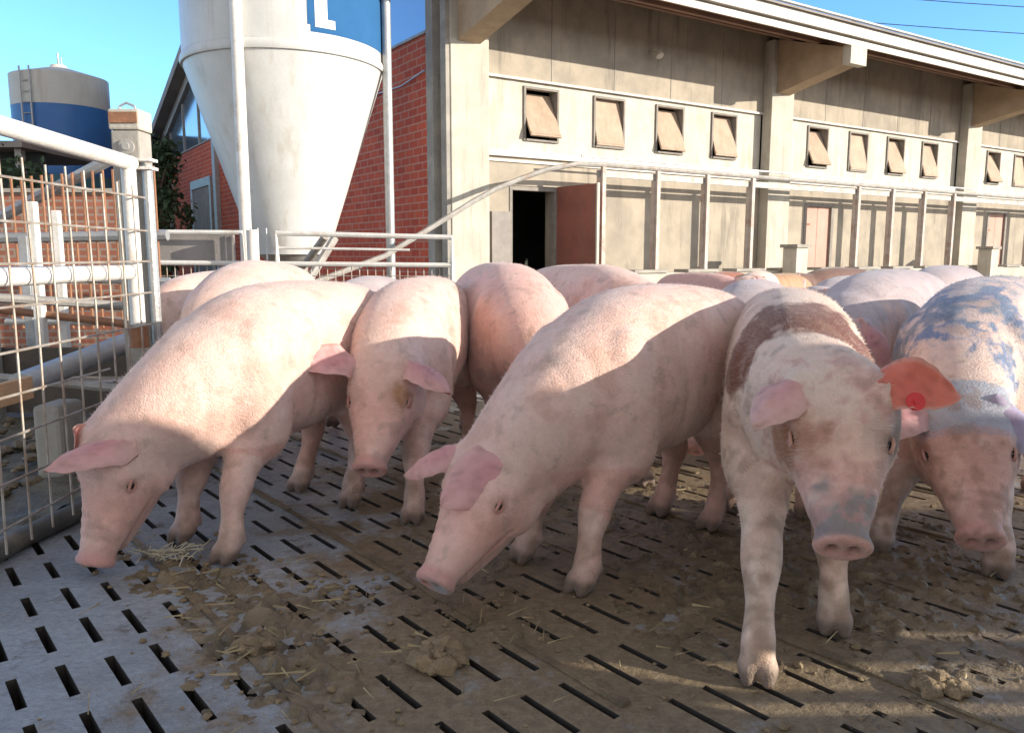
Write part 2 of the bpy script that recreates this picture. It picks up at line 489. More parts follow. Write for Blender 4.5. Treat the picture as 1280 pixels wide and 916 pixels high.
# ------------------------------------------------------------------ main barn
D = Vector((.8346, .5509, 0)); N = Vector((.5509, -.8346, 0)); P0 = Vector((0, 12.8, 0))
def W(t, w, z): return P0 + D * t + N * w + Vector((0, 0, z))
barn = thing('barn', 'long beige pig barn with white window band, concrete columns and brick gable end', 'barn', tuple(W(0, 0, 0)))
ends = [-1.2, 5.8, 12.95, 20.1, 27.2, 34.3]
wall = MB(); band = MB()
TB, TE = -1.2, 34.9
wall.box(TB + .3, TE, -.3, -.001, 3.68, 5.3, W)                     # above the window band
doors = [(-.05, .86), (7.22, 8.2), (14.6, 15.6), (21.6, 22.6), (28.7, 29.7)]
zt = [2.07, 2.04, 2.1, 2.1, 2.1]
prev = TB + .3
for (a, b_), z in zip(doors, zt):
    wall.box(prev, a, -.3, 0, 0, 2.55, W); wall.box(a, b_, -.3, 0, z, 2.55, W); prev = b_
wall.box(prev, TE, -.3, 0, 0, 2.55, W)
wall.build('wall', M['beige'], barn)
for bi in range(5):
    c0, c1 = ends[bi] + .65, ends[bi + 1]
    ws = [c0 + .78 + 1.4 * k for k in range(4)]
    pv = c0
    for x in ws:
        band.box(pv, x, -.28, -.03, 2.552, 3.678, W)
        band.box(x, x + .68, -.28, -.03, 2.552, 2.77, W); band.box(x, x + .68, -.28, -.03, 3.6, 3.678, W)
        pv = x + .68
    band.box(pv, c1, -.28, -.03, 2.552, 3.678, W)
    for k, x in enumerate(ws):
        fr = MB(); e = .035
        fr.box(x, x + e, -.1, .0, 2.77, 3.6, W); fr.box(x + .68 - e, x + .68, -.1, .0, 2.77, 3.6, W)
        fr.box(x + e, x + .68 - e, -.1, .0, 3.565, 3.6, W); fr.box(x + e, x + .68 - e, -.1, .02, 2.77, 2.8, W)
        fo_ = fr.build('window', M['frame_grey'], barn)
        pn = MB(); tilt = R([27, 12, 22, 18][k] - bi * 1.5)
        cz, hh = 3.18, .385
        def PF(t, w, z): return W(t, -.05 + w * math.cos(tilt) - z * math.sin(tilt), cz + z * math.cos(tilt) + w * math.sin(tilt))
        pn.box(x + .045, x + .635, -.015, .015, -hh, hh, PF)
        pn.box(x + .06, x + .62, .015, .022, -hh + .03, -hh + .06, PF)
        pn.build('pane', M['tan_pane'], fo_)
band.build('window_band', M['white_panel'], barn)
led = MB()
for bi in range(5):
    c0, c1 = ends[bi] + .65, ends[bi + 1]
    led.box(c0, c1, .001, .07, 2.50, 2.60, W)
    led.box(c0, c1, .001, .04, 3.665, 3.70, W)
    led.box(c0, c1, .001, .035, 2.42, 2.46, W)
led.build('ledge', M['fascia'], barn)
for bi in range(5):
    c0 = ends[bi] + .65
    for k in range(1, 5):
        jn = MB(); jn.box(c0 + 1.3 * k, c0 + 1.3 * k + .015, .0005, .006, 3.71, 5.0, W)
        jn.build('panel_joint', M['concrete'], barn)
for k, c in enumerate(ends):
    m_ = MB(); m_.box(c, c + .65, .002, .22, 0, 5.02, W)
    m_.build('column', M['column'], barn, bevel=.012)
    m_ = MB()
    m_.prism([(.22, 4.04), (1.64, 4.33), (1.64, 4.60), (.22, 5.03)], lambda u, v, w: W(w, u, v), c + .12, c + .5)
    m_.build('bracket', M['bracket'], barn)
    m_ = MB(); m_.box(c + .08, c + .54, 1.642, 1.80, 4.30, 4.62, W); m_.build('bracket_end', M['white_panel'], barn)
def roofz(w, off=0): return 4.66 + .30 * (1.75 - w) + off
rf = MB()
rf.prism([(1.92, roofz(1.92, .30)), (1.775, roofz(1.775, .30)), (1.775, roofz(1.775, .06)), (-10.2, roofz(-10.2, .06)), (-10.2, roofz(-10.2, .33)), (1.92, roofz(1.92, .33))], lambda u, v, w: W(w, u, v), TB - .45, TE + .3)
rz = roofz(-10.2)
rf.prism([(-10.21, rz + .06), (-22.3, rz - .30 * 12.1 + .06), (-22.3, rz - .30 * 12.1 + .33), (-10.21, rz + .33)], lambda u, v, w: W(w, u, v), TB - .45, TE + .3)
rf.build('roof', M['roof'], barn)
so = MB(); so.prism([(1.74, roofz(1.74, .0)), (.0, roofz(0, .0)), (.0, roofz(0, .055)), (1.74, roofz(1.74, .055))], lambda u, v, w: W(w, u, v), TB - .4, TE + .25)
so.build('soffit', M['soffit'], barn)
pu = MB()
for w in (.5, 1.05): pu.box(TB - .38, TE + .2, w, w + .08, roofz(w) - .09, roofz(w) - .004, W)
pu.build('purlin', M['soffit'], barn)
fa = MB()
fa.box(TB - .42, TE + .28, 1.778, 1.80, 4.60, 4.70, W)
fa.box(TB - .42, TE + .28, 1.778, 1.86, 4.735, 4.93, W)
fa.build('fascia', M['fascia'], barn)
gu = MB(); gu.tube([W(TB - .44, 1.93, 4.97), W(TE + .29, 1.93, 4.97)], .028, 10); gu.build('gutter', M['galv'], barn, smooth=True)
# doors
d = MB()
def LF(u, v, z): # open leaf: u along the leaf, v thickness
    a = Vector((.98, 0)); q = W(.88, .02, 0); e = (W(.97, .92, 0) - q).normalized(); n_ = Vector((-e.y, e.x, 0))
    return q + e * u + n_ * v + Vector((0, 0, z))
d.box(0, .9, -.02, .02, .05, 2.08, LF)
for u in (.18, .36, .54, .72): d.box(u, u + .012, .02, .026, .06, 2.07, LF)
dr = d.build('door', M['red_door'], barn, label='dark red door leaf standing open')
d = MB(); d.box(.9, .93, -.025, .025, .04, 2.09, LF); d.build('edge_strip', M['white_panel'], dr)
for i, (a, b_) in enumerate(doors[1:]):
    d = MB(); z = zt[i + 1]
    mid = (a + b_) / 2
    d.box(a + .08, mid - .006, -.1, -.04, .05, z - .06, W); d.box(mid + .006, b_ - .08, -.1, -.04, .05, z - .06, W)
    dr = d.build('door', M['pink_door'], barn, label='faded pink double door')
    d = MB(); d.box(a, a + .08, -.12, .012, 0, z, W); d.box(b_ - .08, b_, -.12, .012, 0, z, W); d.box(a + .08, b_ - .08, -.12, .012, z - .06, z, W)
    d.build('door_frame', M['frame_grey'], barn)
    for z_ in (.45, 1.6):
        d = MB(); d.box(a + .1, a + .25, -.04, -.03, z_, z_ + .04, W); d.build('hinge', M['rusty'], dr)
d = MB(); d.box(-.05, .0, -.12, .015, 0, 2.06, W); d.box(.82, .86, -.12, .015, 0, 2.06, W); d.box(0, .82, -.12, .014, 2.0, 2.06, W)
d.build('door_frame', M['frame_grey'], barn)
d = MB(); d.box(-.4, -.06, .002, .05, 0, 1.66, W); d.build('grey_panel', M['grey_door'], barn)
d = MB(); d.box(-.55, -.50, .002, .06, 0, 2.5, W); d.build('downpipe', M['galv_dull'], barn)
# interior hint in the doorway, floor and partition
d = MB(); d.box(.15, .5, -3.2, -3.1, .9, 1.5, W); d.build('inner_hatch', M['grey_door'], barn)
# gable end
WG = TB - .05
def GE(e, o, z): return W(WG - o, .2 - e, z)      # e: depth along the gable, o: outwards
gb = MB()
gb.box(.55, 22.0, -.3, 0, 0, 4.25, GE)
gb.build('gable_wall', M['brick'], barn)
m_ = MB(); m_.box(0.0, .16, -.35, .02, 0, 5.0, GE); m_.box(.161, .34, -.3, -.10, 0, 5.0, GE); m_.box(.341, .549, -.3, .05, 0, 5.0, GE); m_.build('corner_pillar', M['concrete'], barn)
gl = MB()
def top(e): return roofz(.2 - e) if e < 10.4 else roofz(-10.2) - .30 * (e - 10.4)
es = [.6 + 2.14 * k for k in range(11)]
for a, b_ in zip(es[:-1], es[1:]):
    b_ = min(b_, 21.9)
    gl.prism([(a + .03, 4.29), (b_ - .03, 4.29), (b_ - .03, top(b_) - .25), (a + .03, top(a) - .25)], lambda u, v, w: GE(u, w, v), -.10, -.06)
gl.build('gable_glazing', M['glass'], barn)
gf = MB()
for a in es: gf.box(a - .03, a + .03, -.14, -.02, 4.25, top(min(a, 21.9)) - .1, GE)
gf.box(.6, 21.9, -.12, .03, 4.252, 4.29, GE)
gf.prism([(.56, top(.56) - .25), (10.4, top(10.4) - .25), (10.4, top(10.4) + .05), (.56, top(.56) + .05)], lambda u, v, w: GE(u, w, v), -.16, .06)
gf.prism([(10.41, top(10.4) - .25), (22.0, top(22) - .25), (22.0, top(22) + .05), (10.41, top(10.4) + .05)], lambda u, v, w: GE(u, w, v), -.16, .06)
gf.build('gable_frame', M['galv_dull'], barn)
for e0 in (13.2, 19.6):
    m_ = MB(); m_.box(e0, e0 + .3, -.1, .12, 0, 4.2, GE); m_.build('gable_pilaster', M['galv'], barn)
m_ = MB(); m_.box(14.2, 16.4, .002, .04, 0, 3.0, GE); m_.build('gable_gate', M['grey_door'], barn)
m_ = MB(); m_.box(14.0, 16.6, .002, .08, 3.0, 3.25, GE); m_.box(16.4, 16.6, .002, .08, 0, 3.0, GE); m_.box(14.0, 14.2, .002, .08, 0, 3.0, GE); m_.build('gate_frame', M['galv'], barn)
m_ = MB(); m_.tube([GE(.6, .04, 3.72), GE(1.4, .05, 3.62), GE(2.6, .04, 3.66)], .012, 6); m_.build('cable', M['galv'], barn)
# closing back and inner walls so the inside is dark
m_ = MB(); m_.box(TE - .3, TE, -20.0, -.31, 0, 5.0, W); m_.box(TB + .3, TE - .31, -21.9, -21.6, 0, 4.7, W); m_.build('rear_wall', M['beige'], barn)
m_ = MB(); m_.box(TB + .3, TE - .31, -7.1, -7.0, 0, 6.8, W); m_.build('inner_partition', mat('inner_wall', (.20, .23, .20), (.12, .14, .12), 1, .9), barn)
m_ = MB(); m_.box(2.85, 2.93, .004, .08, 4.40, 4.47, W); m_.tube([W(2.89, .08, 4.44), W(2.89, .16, 4.40), W(2.89, .2, 4.34)], [.03, .05, .07], 10)
m_.build('wall_lamp', M['white_lamp'], barn)

# feeding rail in front of the barn
fr_ = thing('feed_rail', 'weathered steel feeding rail curving down at its left end in front of the barn', 'rail', tuple(W(0, .8, 0)))
from_pts = [(-3.72, .58), (-2.55, .98), (-1.75, 1.42), (-1.18, 1.74), (-.80, 1.93), (-.35, 2.10), (.1, 2.25), (.65, 2.36), (1.2, 2.38)]
m_ = MB()
m_.tube([W(t, .8, z) for t, z in from_pts] + [W(t, .8, 2.38) for t in (5, 9, 14, 20, 26)], .038, 8)
m_.build('rail', M['galv_dull'], fr_, smooth=True)
m_ = MB(); m_.box(1.1, 26, .73, .77, 2.20, 2.30, W); m_.build('lower_rail', M['galv_dull'], fr_)
m_ = MB(); m_.tube([W(.9, .6, 2.52), W(26, .6, 2.52)], .018, 6); m_.build('water_pipe', M['galv'], fr_, smooth=True)
for t in [1.18 + 1.16 * k for k in range(4)] + [7.85 + 1.2 * k for k in range(4)] + [15.1 + 1.2 * k for k in range(4)]:
    m_ = MB(); m_.box(t - .035, t + .035, .775, .83, .72, 2.35, W); m_.box(t - .05, t + .06, .70, .774, .72, 2.2, W)
    m_.build('post', M['post'], fr_)
tw = thing('trough_wall', 'low whitewashed concrete trough wall running along the barn', 'trough', tuple(W(3, 1, 0)))
m_ = MB(); m_.box(1.0, 26, .70, .95, 0, .70, W); m_.build('wall', M['column'], tw, bevel=.01)
m_ = MB()
for t in [1.7 + 1.2 * k for k in range(20)]: m_.box(t, t + .75, .66, 1.0, .701, .75, W)
m_.build('lid', M['concrete'], tw)
def pier(t, lab):
    p = thing('concrete_pier', lab, 'pier', tuple(W(t, 1.2, 0)), 'square piers in front of the columns')
    m_ = MB(); m_.box(t - .16, t + .16, 1.05, 1.35, 0, 1.12, W); m_.build('shaft', M['white_panel'], p, bevel=.01)
    m_ = MB(); m_.box(t - .2, t + .2, 1.01, 1.39, 1.121, 1.18, W); m_.build('cap', M['concrete'], p)
pier(5.42, 'white concrete pier before the column left of the nearer pink door')
pier(12.35, 'white concrete pier beside the farther pink door')

# ------------------------------------------------------------------ feed silo
SC = (-2.99, 11.0)
silo = thing('feed_silo', 'tall white feed silo with a conical hopper beside the brick gable', 'silo', (SC[0], SC[1], 0))
r = 1.27
v, f = lathe([(r, 3.50), (r, 5.4), (r, 8.0), (.25, 9.0), (.0, 9.0)], SC, 72); m_ = MB(); m_.add(v, f); m_.build('tank', M['silo'], silo, smooth=True)
v, f = lathe([(.46, 1.0), (.495, 1.0), (.50, 1.06), (r - .01, 3.36), (r - .01, 3.40)], SC, 72); m_ = MB(); m_.add(v, f); m_.build('hopper', M['silo'], silo, smooth=True)
v, f = lathe([(r - .012, 3.38), (r + .02, 3.38), (r + .035, 3.42), (r + .02, 3.47), (r - .001, 3.5)], SC, 72); m_ = MB(); m_.add(v, f); m_.build('rim', M['silo'], silo, smooth=True)
v, f = lathe([(.455, 1.0), (.20, .82), (.20, .62), (0, .62)], SC, 32); m_ = MB(); m_.add(v, f); m_.build('outlet', M['galv_dull'], silo, smooth=True)
for a in (90, -8, 221):
    x, y = SC[0] + (r + .07) * math.sin(R(a)), SC[1] - (r + .07) * math.cos(R(a))
    m_ = MB(); m_.tube([(x, y, 0), (x, y, 4.6)], .062 if a != -8 else .07, 14)
    m_.build('leg', M['white_paint'] if a != 90 else M['galv'], silo, smooth=True)
    if a == -8:
        m_ = MB(); m_.box(x - .12, x + .12, y - .02, y + .08, 4.02, 4.5); m_.build('leg_bracket', M['silo'], silo)
m_ = MB()
v, f = lathe([(r + .003, 3.60), (r + .003, 4.9)], SC, 40, R(29), R(125)); m_.add(v, f)
v, f = lathe([(r + .003, 3.68), (r + .003, 4.9)], SC, 3, R(27.4), R(29)); m_.add(v, f)
m_.build('blue_sticker', M['blue_sticker'], silo, smooth=True)
m_ = MB()
v, f = lathe([(r + .007, 3.66), (r + .007, 4.16)], SC, 6, R(31.5), R(38.5)); m_.add(v, f)
v, f = lathe([(r + .007, 3.66), (r + .007, 3.76)], SC, 4, R(38.5), R(43)); m_.add(v, f)
m_.build('letter', M['white_sticker'], silo)
m_ = MB(); m_.tube([(-2.99, 11.0, .72), (-2.65, 10.4, .9), (-2.3, 10.0, 1.22)], .05, 10); m_.build('auger_tube', M['galv_dull'], silo, smooth=True)

# far silo
fs = thing('distant_silo', 'distant beige and blue silo with a low conical cap', 'silo', (-13.6, 25, 0))
v, f = lathe([(1.33, 5.30), (1.33, 6.2), (.25, 6.52), (.2, 6.6), (0, 6.6)], (-13.6, 25), 40); m_ = MB(); m_.add(v, f); m_.build('top_ring', M['silo_beige'], fs, smooth=True)
v, f = lathe([(1.325, 3.3), (1.325, 5.30)], (-13.6, 25), 40); m_ = MB(); m_.add(v, f); m_.build('blue_ring', M['blue'], fs, smooth=True)
v, f = lathe([(1.32, 0), (1.32, 3.3)], (-13.6, 25), 40); m_ = MB(); m_.add(v, f); m_.build('lower_ring', M['teal'], fs, smooth=True)
m_ = MB(); m_.tube([(-13.6, 25, 6.5), (-13.6, 25, 6.95)], .03, 6); m_.tube([(-13.45, 24.9, 6.5), (-13.45, 24.9, 6.8)], .02, 6); m_.build('vent_pipe', M['galv'], fs)
m_ = MB(); m_.tube([(-14.0, 23.66, 0), (-14.0, 23.66, 6.3)], .03, 6); m_.tube([(-13.7, 23.62, 0), (-13.7, 23.62, 6.3)], .03, 6)
for k in range(20): m_.tube([(-14.0, 23.66, .3 * k + .2), (-13.7, 23.62, .3 * k + .2)], .015, 5)
m_.build('ladder', M['galv'], fs)

# dark barn behind at far left, hedge tree, bluish shed roof
db = thing('open_shed', 'dark open shed at the far left edge behind the wire gate', 'shed', (-14, 19, 0))
m_ = MB(); m_.box(-20, -11.0, 19.2, 19.4, 0, 3.35); m_.build('wall', M['dark'], db)
m_ = MB(); m_.box(-20.3, -10.9, 18.3, 22, 3.36, 3.5); m_.build('roof', M['roof'], db)
for x in (-12.3, -11.2):
    m_ = MB(); m_.box(x, x + .15, 18.5, 18.65, 0, 3.35); m_.build('post', M['galv_dull'], db)
lt = thing('lean_to', 'low lean-to with a blue-grey roof between gate post and brick gable', 'shed', (-12.5, 30, 0))
m_ = MB(); m_.prism([(28, 5.0), (34, 5.6), (34, 5.7), (28, 5.1)], lambda u, v, w: Vector((w, u, v)), -14.2, -12.6); m_.build('roof', mat('bluegrey_roof', (.22, .30, .38), None, 2, .6), lt)
m_ = MB(); m_.box(-14.1, -12.7, 28.5, 33.5, 0, 5.0); m_.build('wall', M['dark'], lt)
def leafy(name, label, c, w, h, seed, n=2600):
    t = thing(name, label, 'tree', c, 'dark trees behind the yard')
    m_ = MB(); m_.tube([c, (c[0] + .1, c[1], h * .5), (c[0], c[1] + .1, h * .9)], [.14, .09, .03], 8)
    rr = random.Random(seed)
    for k in range(7):
        a = rr.uniform(0, 6.28); z = h * rr.uniform(.25, .7)
        m_.tube([(c[0], c[1], z), (c[0] + math.cos(a) * w * .4, c[1] + math.sin(a) * w * .4, z + h * .18)], [.05, .015], 6)
    m_.build('trunk', M['bark'], t)
    m_ = MB()
    cl = [(rr.gauss(0, w * .28), rr.gauss(0, w * .28), h * rr.uniform(.18, .92)) for _ in range(34)]
    for k in range(n):
        cc = cl[rr.randrange(len(cl))]
        x, y, z = cc[0] + rr.gauss(0, w * .13), cc[1] + rr.gauss(0, w * .13), cc[2] + rr.gauss(0, h * .05)
        s = rr.uniform(.04, .11)
        u = Vector((rr.gauss(0, 1), rr.gauss(0, 1), rr.gauss(0, 1))).normalized() * s
        vv = Vector((rr.gauss(0, 1), rr.gauss(0, 1), rr.gauss(0, 1))).normalized() * s * .6
        p = Vector((c[0] + x, c[1] + y, max(z, .1)))
        m_.add([p - u, p + vv, p + u, p - vv], [(0, 1, 2, 3)])
    m_.build('crown', M['foliage'], t)
leafy('tree', 'dark green dense tree between the gate post and the brick gable', (-8.85, 20.4, 0), .85, 3.9, 4, 4200)
leafy('tree', 'dark bushy tree showing behind the wire gate at the left edge', (-10.6, 16.2, 0), 1.9, 3.0, 9)

# ------------------------------------------------------------------ middle fence (white tubular)
mf = thing('railing', 'white tubular railing with wire mesh in front of the silo and brick wall', 'fence', (-1.4, 7.5, 0))
Y = 7.5
m_ = MB()
m_.tube([(-3.33, Y, .925), (-.556, Y, .90)], .022, 8); m_.build('bottom_rail', M['white_paint'], mf)
m_ = MB(); m_.tube([(-2.18, Y, .9), (-2.18, Y, 1.195), (-.556, Y, 1.155), (-.556, Y, .9)], .024, 8); m_.tube([(-2.18, Y, 1.06), (-.95, Y, 1.04)], .012, 6); m_.build('rail_loop', M['white_paint'], mf)
m_ = MB(); m_.tube([(-3.33, Y, 1.205), (-2.5, Y, 1.2), (-2.5, Y, .9)], .022, 8); m_.build('rail_loop', M['white_paint'], mf)
for x in (-3.33, -2.5, -2.18, -.556):
    m_ = MB(); m_.tube([(x, Y, 0), (x, Y, .92)], .024, 8); m_.build('post', M['white_paint'], mf)
m_ = MB()
for x in (-2.42, -2.36, -2.28): m_.tube([(x, Y + .02, .6), (x, Y + .02, 1.24)], .009, 5)
m_.build('bars', M['galv'], mf)
m_ = MB(); x = -3.3
while x < -.55: m_.tube([(x, Y + .03, .05), (x, Y + .03, .9)], .004, 4); x += .075
z = .1
while z < .9: m_.tube([(-3.33, Y + .03, z), (-.55, Y + .03, z)], .004, 4); z += .1
m_.build('wire_mesh', M['wire'], mf)
m_ = MB(); m_.box(-3.6, -2.62, 7.62, 7.66, .93, 1.19); 
bd = m_.build('grey_board', M['grey_door'], None, bevel=.004); tag(bd, 'weathered grey board panel hung on the railing left of the white pole', 'board')
# white pole bottom sleeve
slv = MB(); slv.tube([(-2.37, 7.4, 0), (-2.37, 7.4, 1.22)], .055, 12)
tag(slv.build('pipe_stub', M['white_paint'], smooth=True), 'short thick white pipe standing behind the pigs at the foot of the silo pole', 'pipe')
# diagonal dark conveyor strut beneath the silo
m_ = MB(); m_.tube([(-2.15, 8.2, .62), (-1.86, 8.5, 1.17)], .045, 8)
tag(m_.build('chute', M['galv_dull'], smooth=True), 'short slanting grey chute under the silo behind the railing', 'chute')

# ------------------------------------------------------------------ wire gate and post at left
gx = -1.62
gate = thing('wire_gate', 'white tubular gate with rusty welded wire mesh at the left edge', 'gate', (gx, 3.4, 0))
m_ = MB(); m_.tube([(gx, 1.2, 1.43), (gx, 2.56, 1.405), (gx, 3.49, 1.382)], .032, 14); m_.tube([(gx, 3.46, 1.40), (gx, 3.46, .70)], .030, 14); m_.build('top_rail', M['white_paint'], gate, smooth=True)
m_ = MB(); m_.tube([(gx, 1.2, .935), (gx, 3.41, .925)], .032, 12); m_.build('middle_rail', M['white_paint'], gate, smooth=True)
m_ = MB(); m_.tube([(gx, 3.46, .69), (gx, 3.46, .60)], .04, 10); m_.build('hinge_foot', M['rusty'], gate)
m_ = MB()
rr = random.Random(2)
yy = 1.4
while yy < 3.42:
    b0 = .07 if yy < 3.2 else .4
    m_.tube([(gx + .038, yy + rr.uniform(-.01, .01), b0), (gx + .045, yy + rr.uniform(-.008, .008), .8), (gx + .038, yy + rr.uniform(-.006, .006), 1.29 + rr.uniform(-.015, .02))], .0042, 5)
    yy += .125
for z in (1.24, 1.10, .97, .836, .70, .557, .437, .293, .16):
    y_end = 3.5 if z > .6 else 3.1
    m_.tube([(gx + .046, 1.4, z + rr.uniform(-.004, .004)), (gx + .05, 2.3, z + rr.uniform(-.006, .006)), (gx + .046, y_end, z)], .0042, 5)
m_.build('wire_mesh', M['wire'], gate)
post = thing('gate_post', 'square concrete gate post with a rust-red band and round plate near its top', 'post', (-1.60, 3.6, 0))
m_ = MB(); m_.box(-1.735, -1.61, 3.56, 3.68, 0, 1.53); m_.build('shaft', M['concrete'], post, bevel=.008)
m_ = MB(); m_.box(-1.74, -1.605, 3.555, 3.685, 1.532, 1.62); m_.build('cap', M['column'], post, bevel=.008)
m_ = MB(); m_.box(-1.733, -1.612, 3.548, 3.5535, 1.560, 1.605); m_.build('rust_band', M['rusty'], post)
m_ = MB(); m_.tube([(-1.665, 3.559, 1.46), (-1.665, 3.548, 1.46)], .033, 20); m_.tube([(-1.665, 3.548, 1.46), (-1.665, 3.540, 1.46)], .016, 14); m_.build('round_plate', M['galv_dull'], post)
m_ = MB(); m_.tube([(-1.72, 3.62, 1.61), (-1.715, 3.62, 1.64), (-1.685, 3.62, 1.655), (-1.65, 3.62, 1.64), (-1.645, 3.62, 1.61)], .006, 6); m_.build('hoop', M['galv'], post)
m_ = MB(); m_.tube([(-1.575, 3.54, .0), (-1.575, 3.54, 1.38)], .022, 10); m_.build('hinge_pole', M['galv'], post)
m_ = MB()
for z in (1.36, 1.395): m_.box(-1.64, -1.545, 3.50, 3.58, z, z + .012)
m_.build('clamp', M['white_paint'], post)
cp = MB(); cp.tube([(-1.70, 1.2, .035), (-1.68, 2.6, .04), (-1.63, 3.0, .04), (-1.60, 3.5, .035)], .036, 10)
tag(cp.build('floor_pipe', M['pipe_dirty'], smooth=True), 'dark pipe lying along the foot of the wire gate', 'pipe')
pl = MB(); pl.box(-1.86, -1.83, 1.6, 3.02, .455, .54)
tag(pl.build('wood_plank', M['wood'], bevel=.003), 'orange wooden plank fixed level behind the wire mesh', 'plank')
pl = MB(); pl.tube([(-1.9, 3.05, .50), (-1.95, 4.3, .58)], .05, 10)
tag(pl.build('grey_pipe', M['galv'], smooth=True), 'thick grey-blue pipe running back behind the gate beyond the plank', 'pipe')
cc = MB(); cc.box(-2.05, -1.93, 3.35, 3.55, 0.02, .36)
tag(cc.build('concrete_block', M['concrete'], bevel=.02), 'pale concrete block half hidden behind the leftmost pig and the mesh', 'block')

# pens behind the gate
bw = thing('brick_pen_wall', 'low orange brick pen wall seen through the wire gate', 'wall', (-5, 8, 0))
m_ = MB(); m_.box(-6.2, -4.0, 8.3, 8.5, 0, 1.62); m_.build('brickwork', M['brick_small'], bw)
m_ = MB(); m_.box(-6.25, -3.95, 8.25, 8.55, 1.621, 1.66); m_.build('coping', M['concrete'], bw)
bg2 = thing('barred_gate', 'old barred pen gate with rusty uprights behind the wire gate', 'gate', (-3.2, 6, 0))
m_ = MB()
for k in range(16):
    x = -3.75 + k * .075
    m_.tube([(x, 6.0, .45), (x, 6.0, 1.55 + k * .006)], .011, 6)
m_.build('bars', M['rusty'], bg2)
m_ = MB(); m_.tube([(-3.8, 6, .5), (-2.55, 6, .5)], .025, 8); m_.tube([(-3.8, 6, 1.12), (-2.55, 6, 1.14)], .04, 8); m_.tube([(-3.8, 6, .84), (-2.55, 6, .80)], .03, 8); m_.build('cross_rails', M['galv'], bg2)
br = MB(); br.tube([(-4.5, 6.2, .98), (-2.75, 6.0, 1.78)], .045, 8)
tag(br.build('brace', M['galv'], smooth=True), 'slanting grey brace bar behind the wire gate', 'brace')
for i, (x, y, h, w, mt, lb) in enumerate(((-2.95, 5.0, 1.32, .028, 'white_paint', 'pale square pen post left of the other behind the gate'), (-2.83, 5.05, 1.27, .022, 'white_paint', 'pale square pen post right of its twin behind the gate'),
                                          (-3.25, 5.4, 1.12, .03, 'galv', 'short grey pen post nearest the left edge'), (-4.5, 7.6, 1.35, .05, 'galv_dull', 'tall dull pen post before the dark shed'))):
    m_ = MB(); m_.box(x - w, x + w, y - w, y + w, 0, h)
    tag(m_.build('pen_post', M[mt], bevel=.005), lb, 'post', 'pen posts behind the wire gate')
pw = thing('pen_partition', 'weathered dark pen partition of boards behind the wire gate', 'partition', (-2.6, 4.6, 0))
for k in range(2):
    m_ = MB(); m_.box(-4.3, -2.0, 4.72, 4.76, .06 + k * .22, .23 + k * .22); m_.build('board', M['dark_board'], pw)
for x in (-4.0, -3.1, -2.1):
    m_ = MB(); m_.box(x, x + .07, 4.65, 4.715, 0, .82); m_.build('upright', M['galv_dull'], pw)
for i, (x0_, y0_, x1_, y1_, z_, mt, lb) in enumerate(((-4.2, 5.3, -2.3, 4.9, .62, 'rusty', 'rusty horizontal bar in the pens behind the wire gate'), (-3.9, 4.3, -1.95, 4.2, .33, 'galv_dull', 'grey tube lying low behind the wire gate'),
                                                       (-3.6, 3.9, -2.1, 4.6, .75, 'galv_dull', 'slanting dull tube in the clutter behind the gate'))):
    m_ = MB(); m_.tube([(x0_, y0_, z_), ((x0_ + x1_) / 2, (y0_ + y1_) / 2, z_ + .03), (x1_, y1_, z_ - .05)], .025, 8)
    tag(m_.build('loose_tube', M[mt], smooth=True), lb, 'tube', 'loose tubes in the pens behind the gate')
ru = MB(); rr = random.Random(21)
for k in range(160):
    blob(ru, (rr.uniform(-3.2, -1.95), rr.uniform(2.3, 4.6), .06), rr.uniform(.012, .045), k)
tag(ru.build('rubble', M['mud'], smooth=False), 'small stones and rubble in the mud behind the gate', 'rubble', kind='stuff')

# ------------------------------------------------------------------ added shade wall to the right, out of the picture, that keeps the front of the yard in shade
yw = thing('shade_wall', 'unseen boarded shade wall added to the right of the camera', 'wall', (2.4, 1.0, 0))
YC, ZC = 1.0, 1.60
m_ = MB()
XE = 22
gaps = [(.492, .535, 2.5, 3.9), (.570, .675, 2.75, 8.0), (.765, .80, 4.1, 6.5)]  # slots shaped to throw the sun streaks onto the floor
zp = 0
for z0, z1, xa, xb in gaps:
    m_.box(2.4, XE, YC - .012, YC, zp, z0); m_.box(2.4, xa, YC - .012, YC, z0, z1); m_.box(xb, XE, YC - .012, YC, z0, z1); zp = z1
m_.box(2.4, XE, YC - .012, YC, zp, ZC)
m_.build('boards', M['wall_board'], yw)
m_ = MB(); m_.box(2.402, 2.46, -8, YC - .013, 0, 1.6); m_.build('side_boards', M['wall_board'], yw)
# power lines
for i, (z0, z1) in enumerate(((5.9, 8.6), (5.4, 7.75))):
    pass
pwr = thing('power_line', 'two thin power lines crossing the sky above the barn roof', 'power line', (30, 45, 0))
for dz in (0, 1.35):
    m_ = MB(); m_.tube([(x, 45, 14.3 - dz + ((x - 35) ** 2) * .0012 - (x - 20) * .04) for x in range(12, 61, 4)], .022, 5); m_.build('wire', M['black_rubber'], pwr)
m_ = MB(); m_.tube([(60, 45, 0), (60, 45, 15)], .15, 8); m_.build('pole', M['galv_dull'], pwr)
m_ = MB(); m_.tube([(12, 45, 0), (12, 45, 15)], .15, 8); m_.build('pole', M['galv_dull'], pwr)

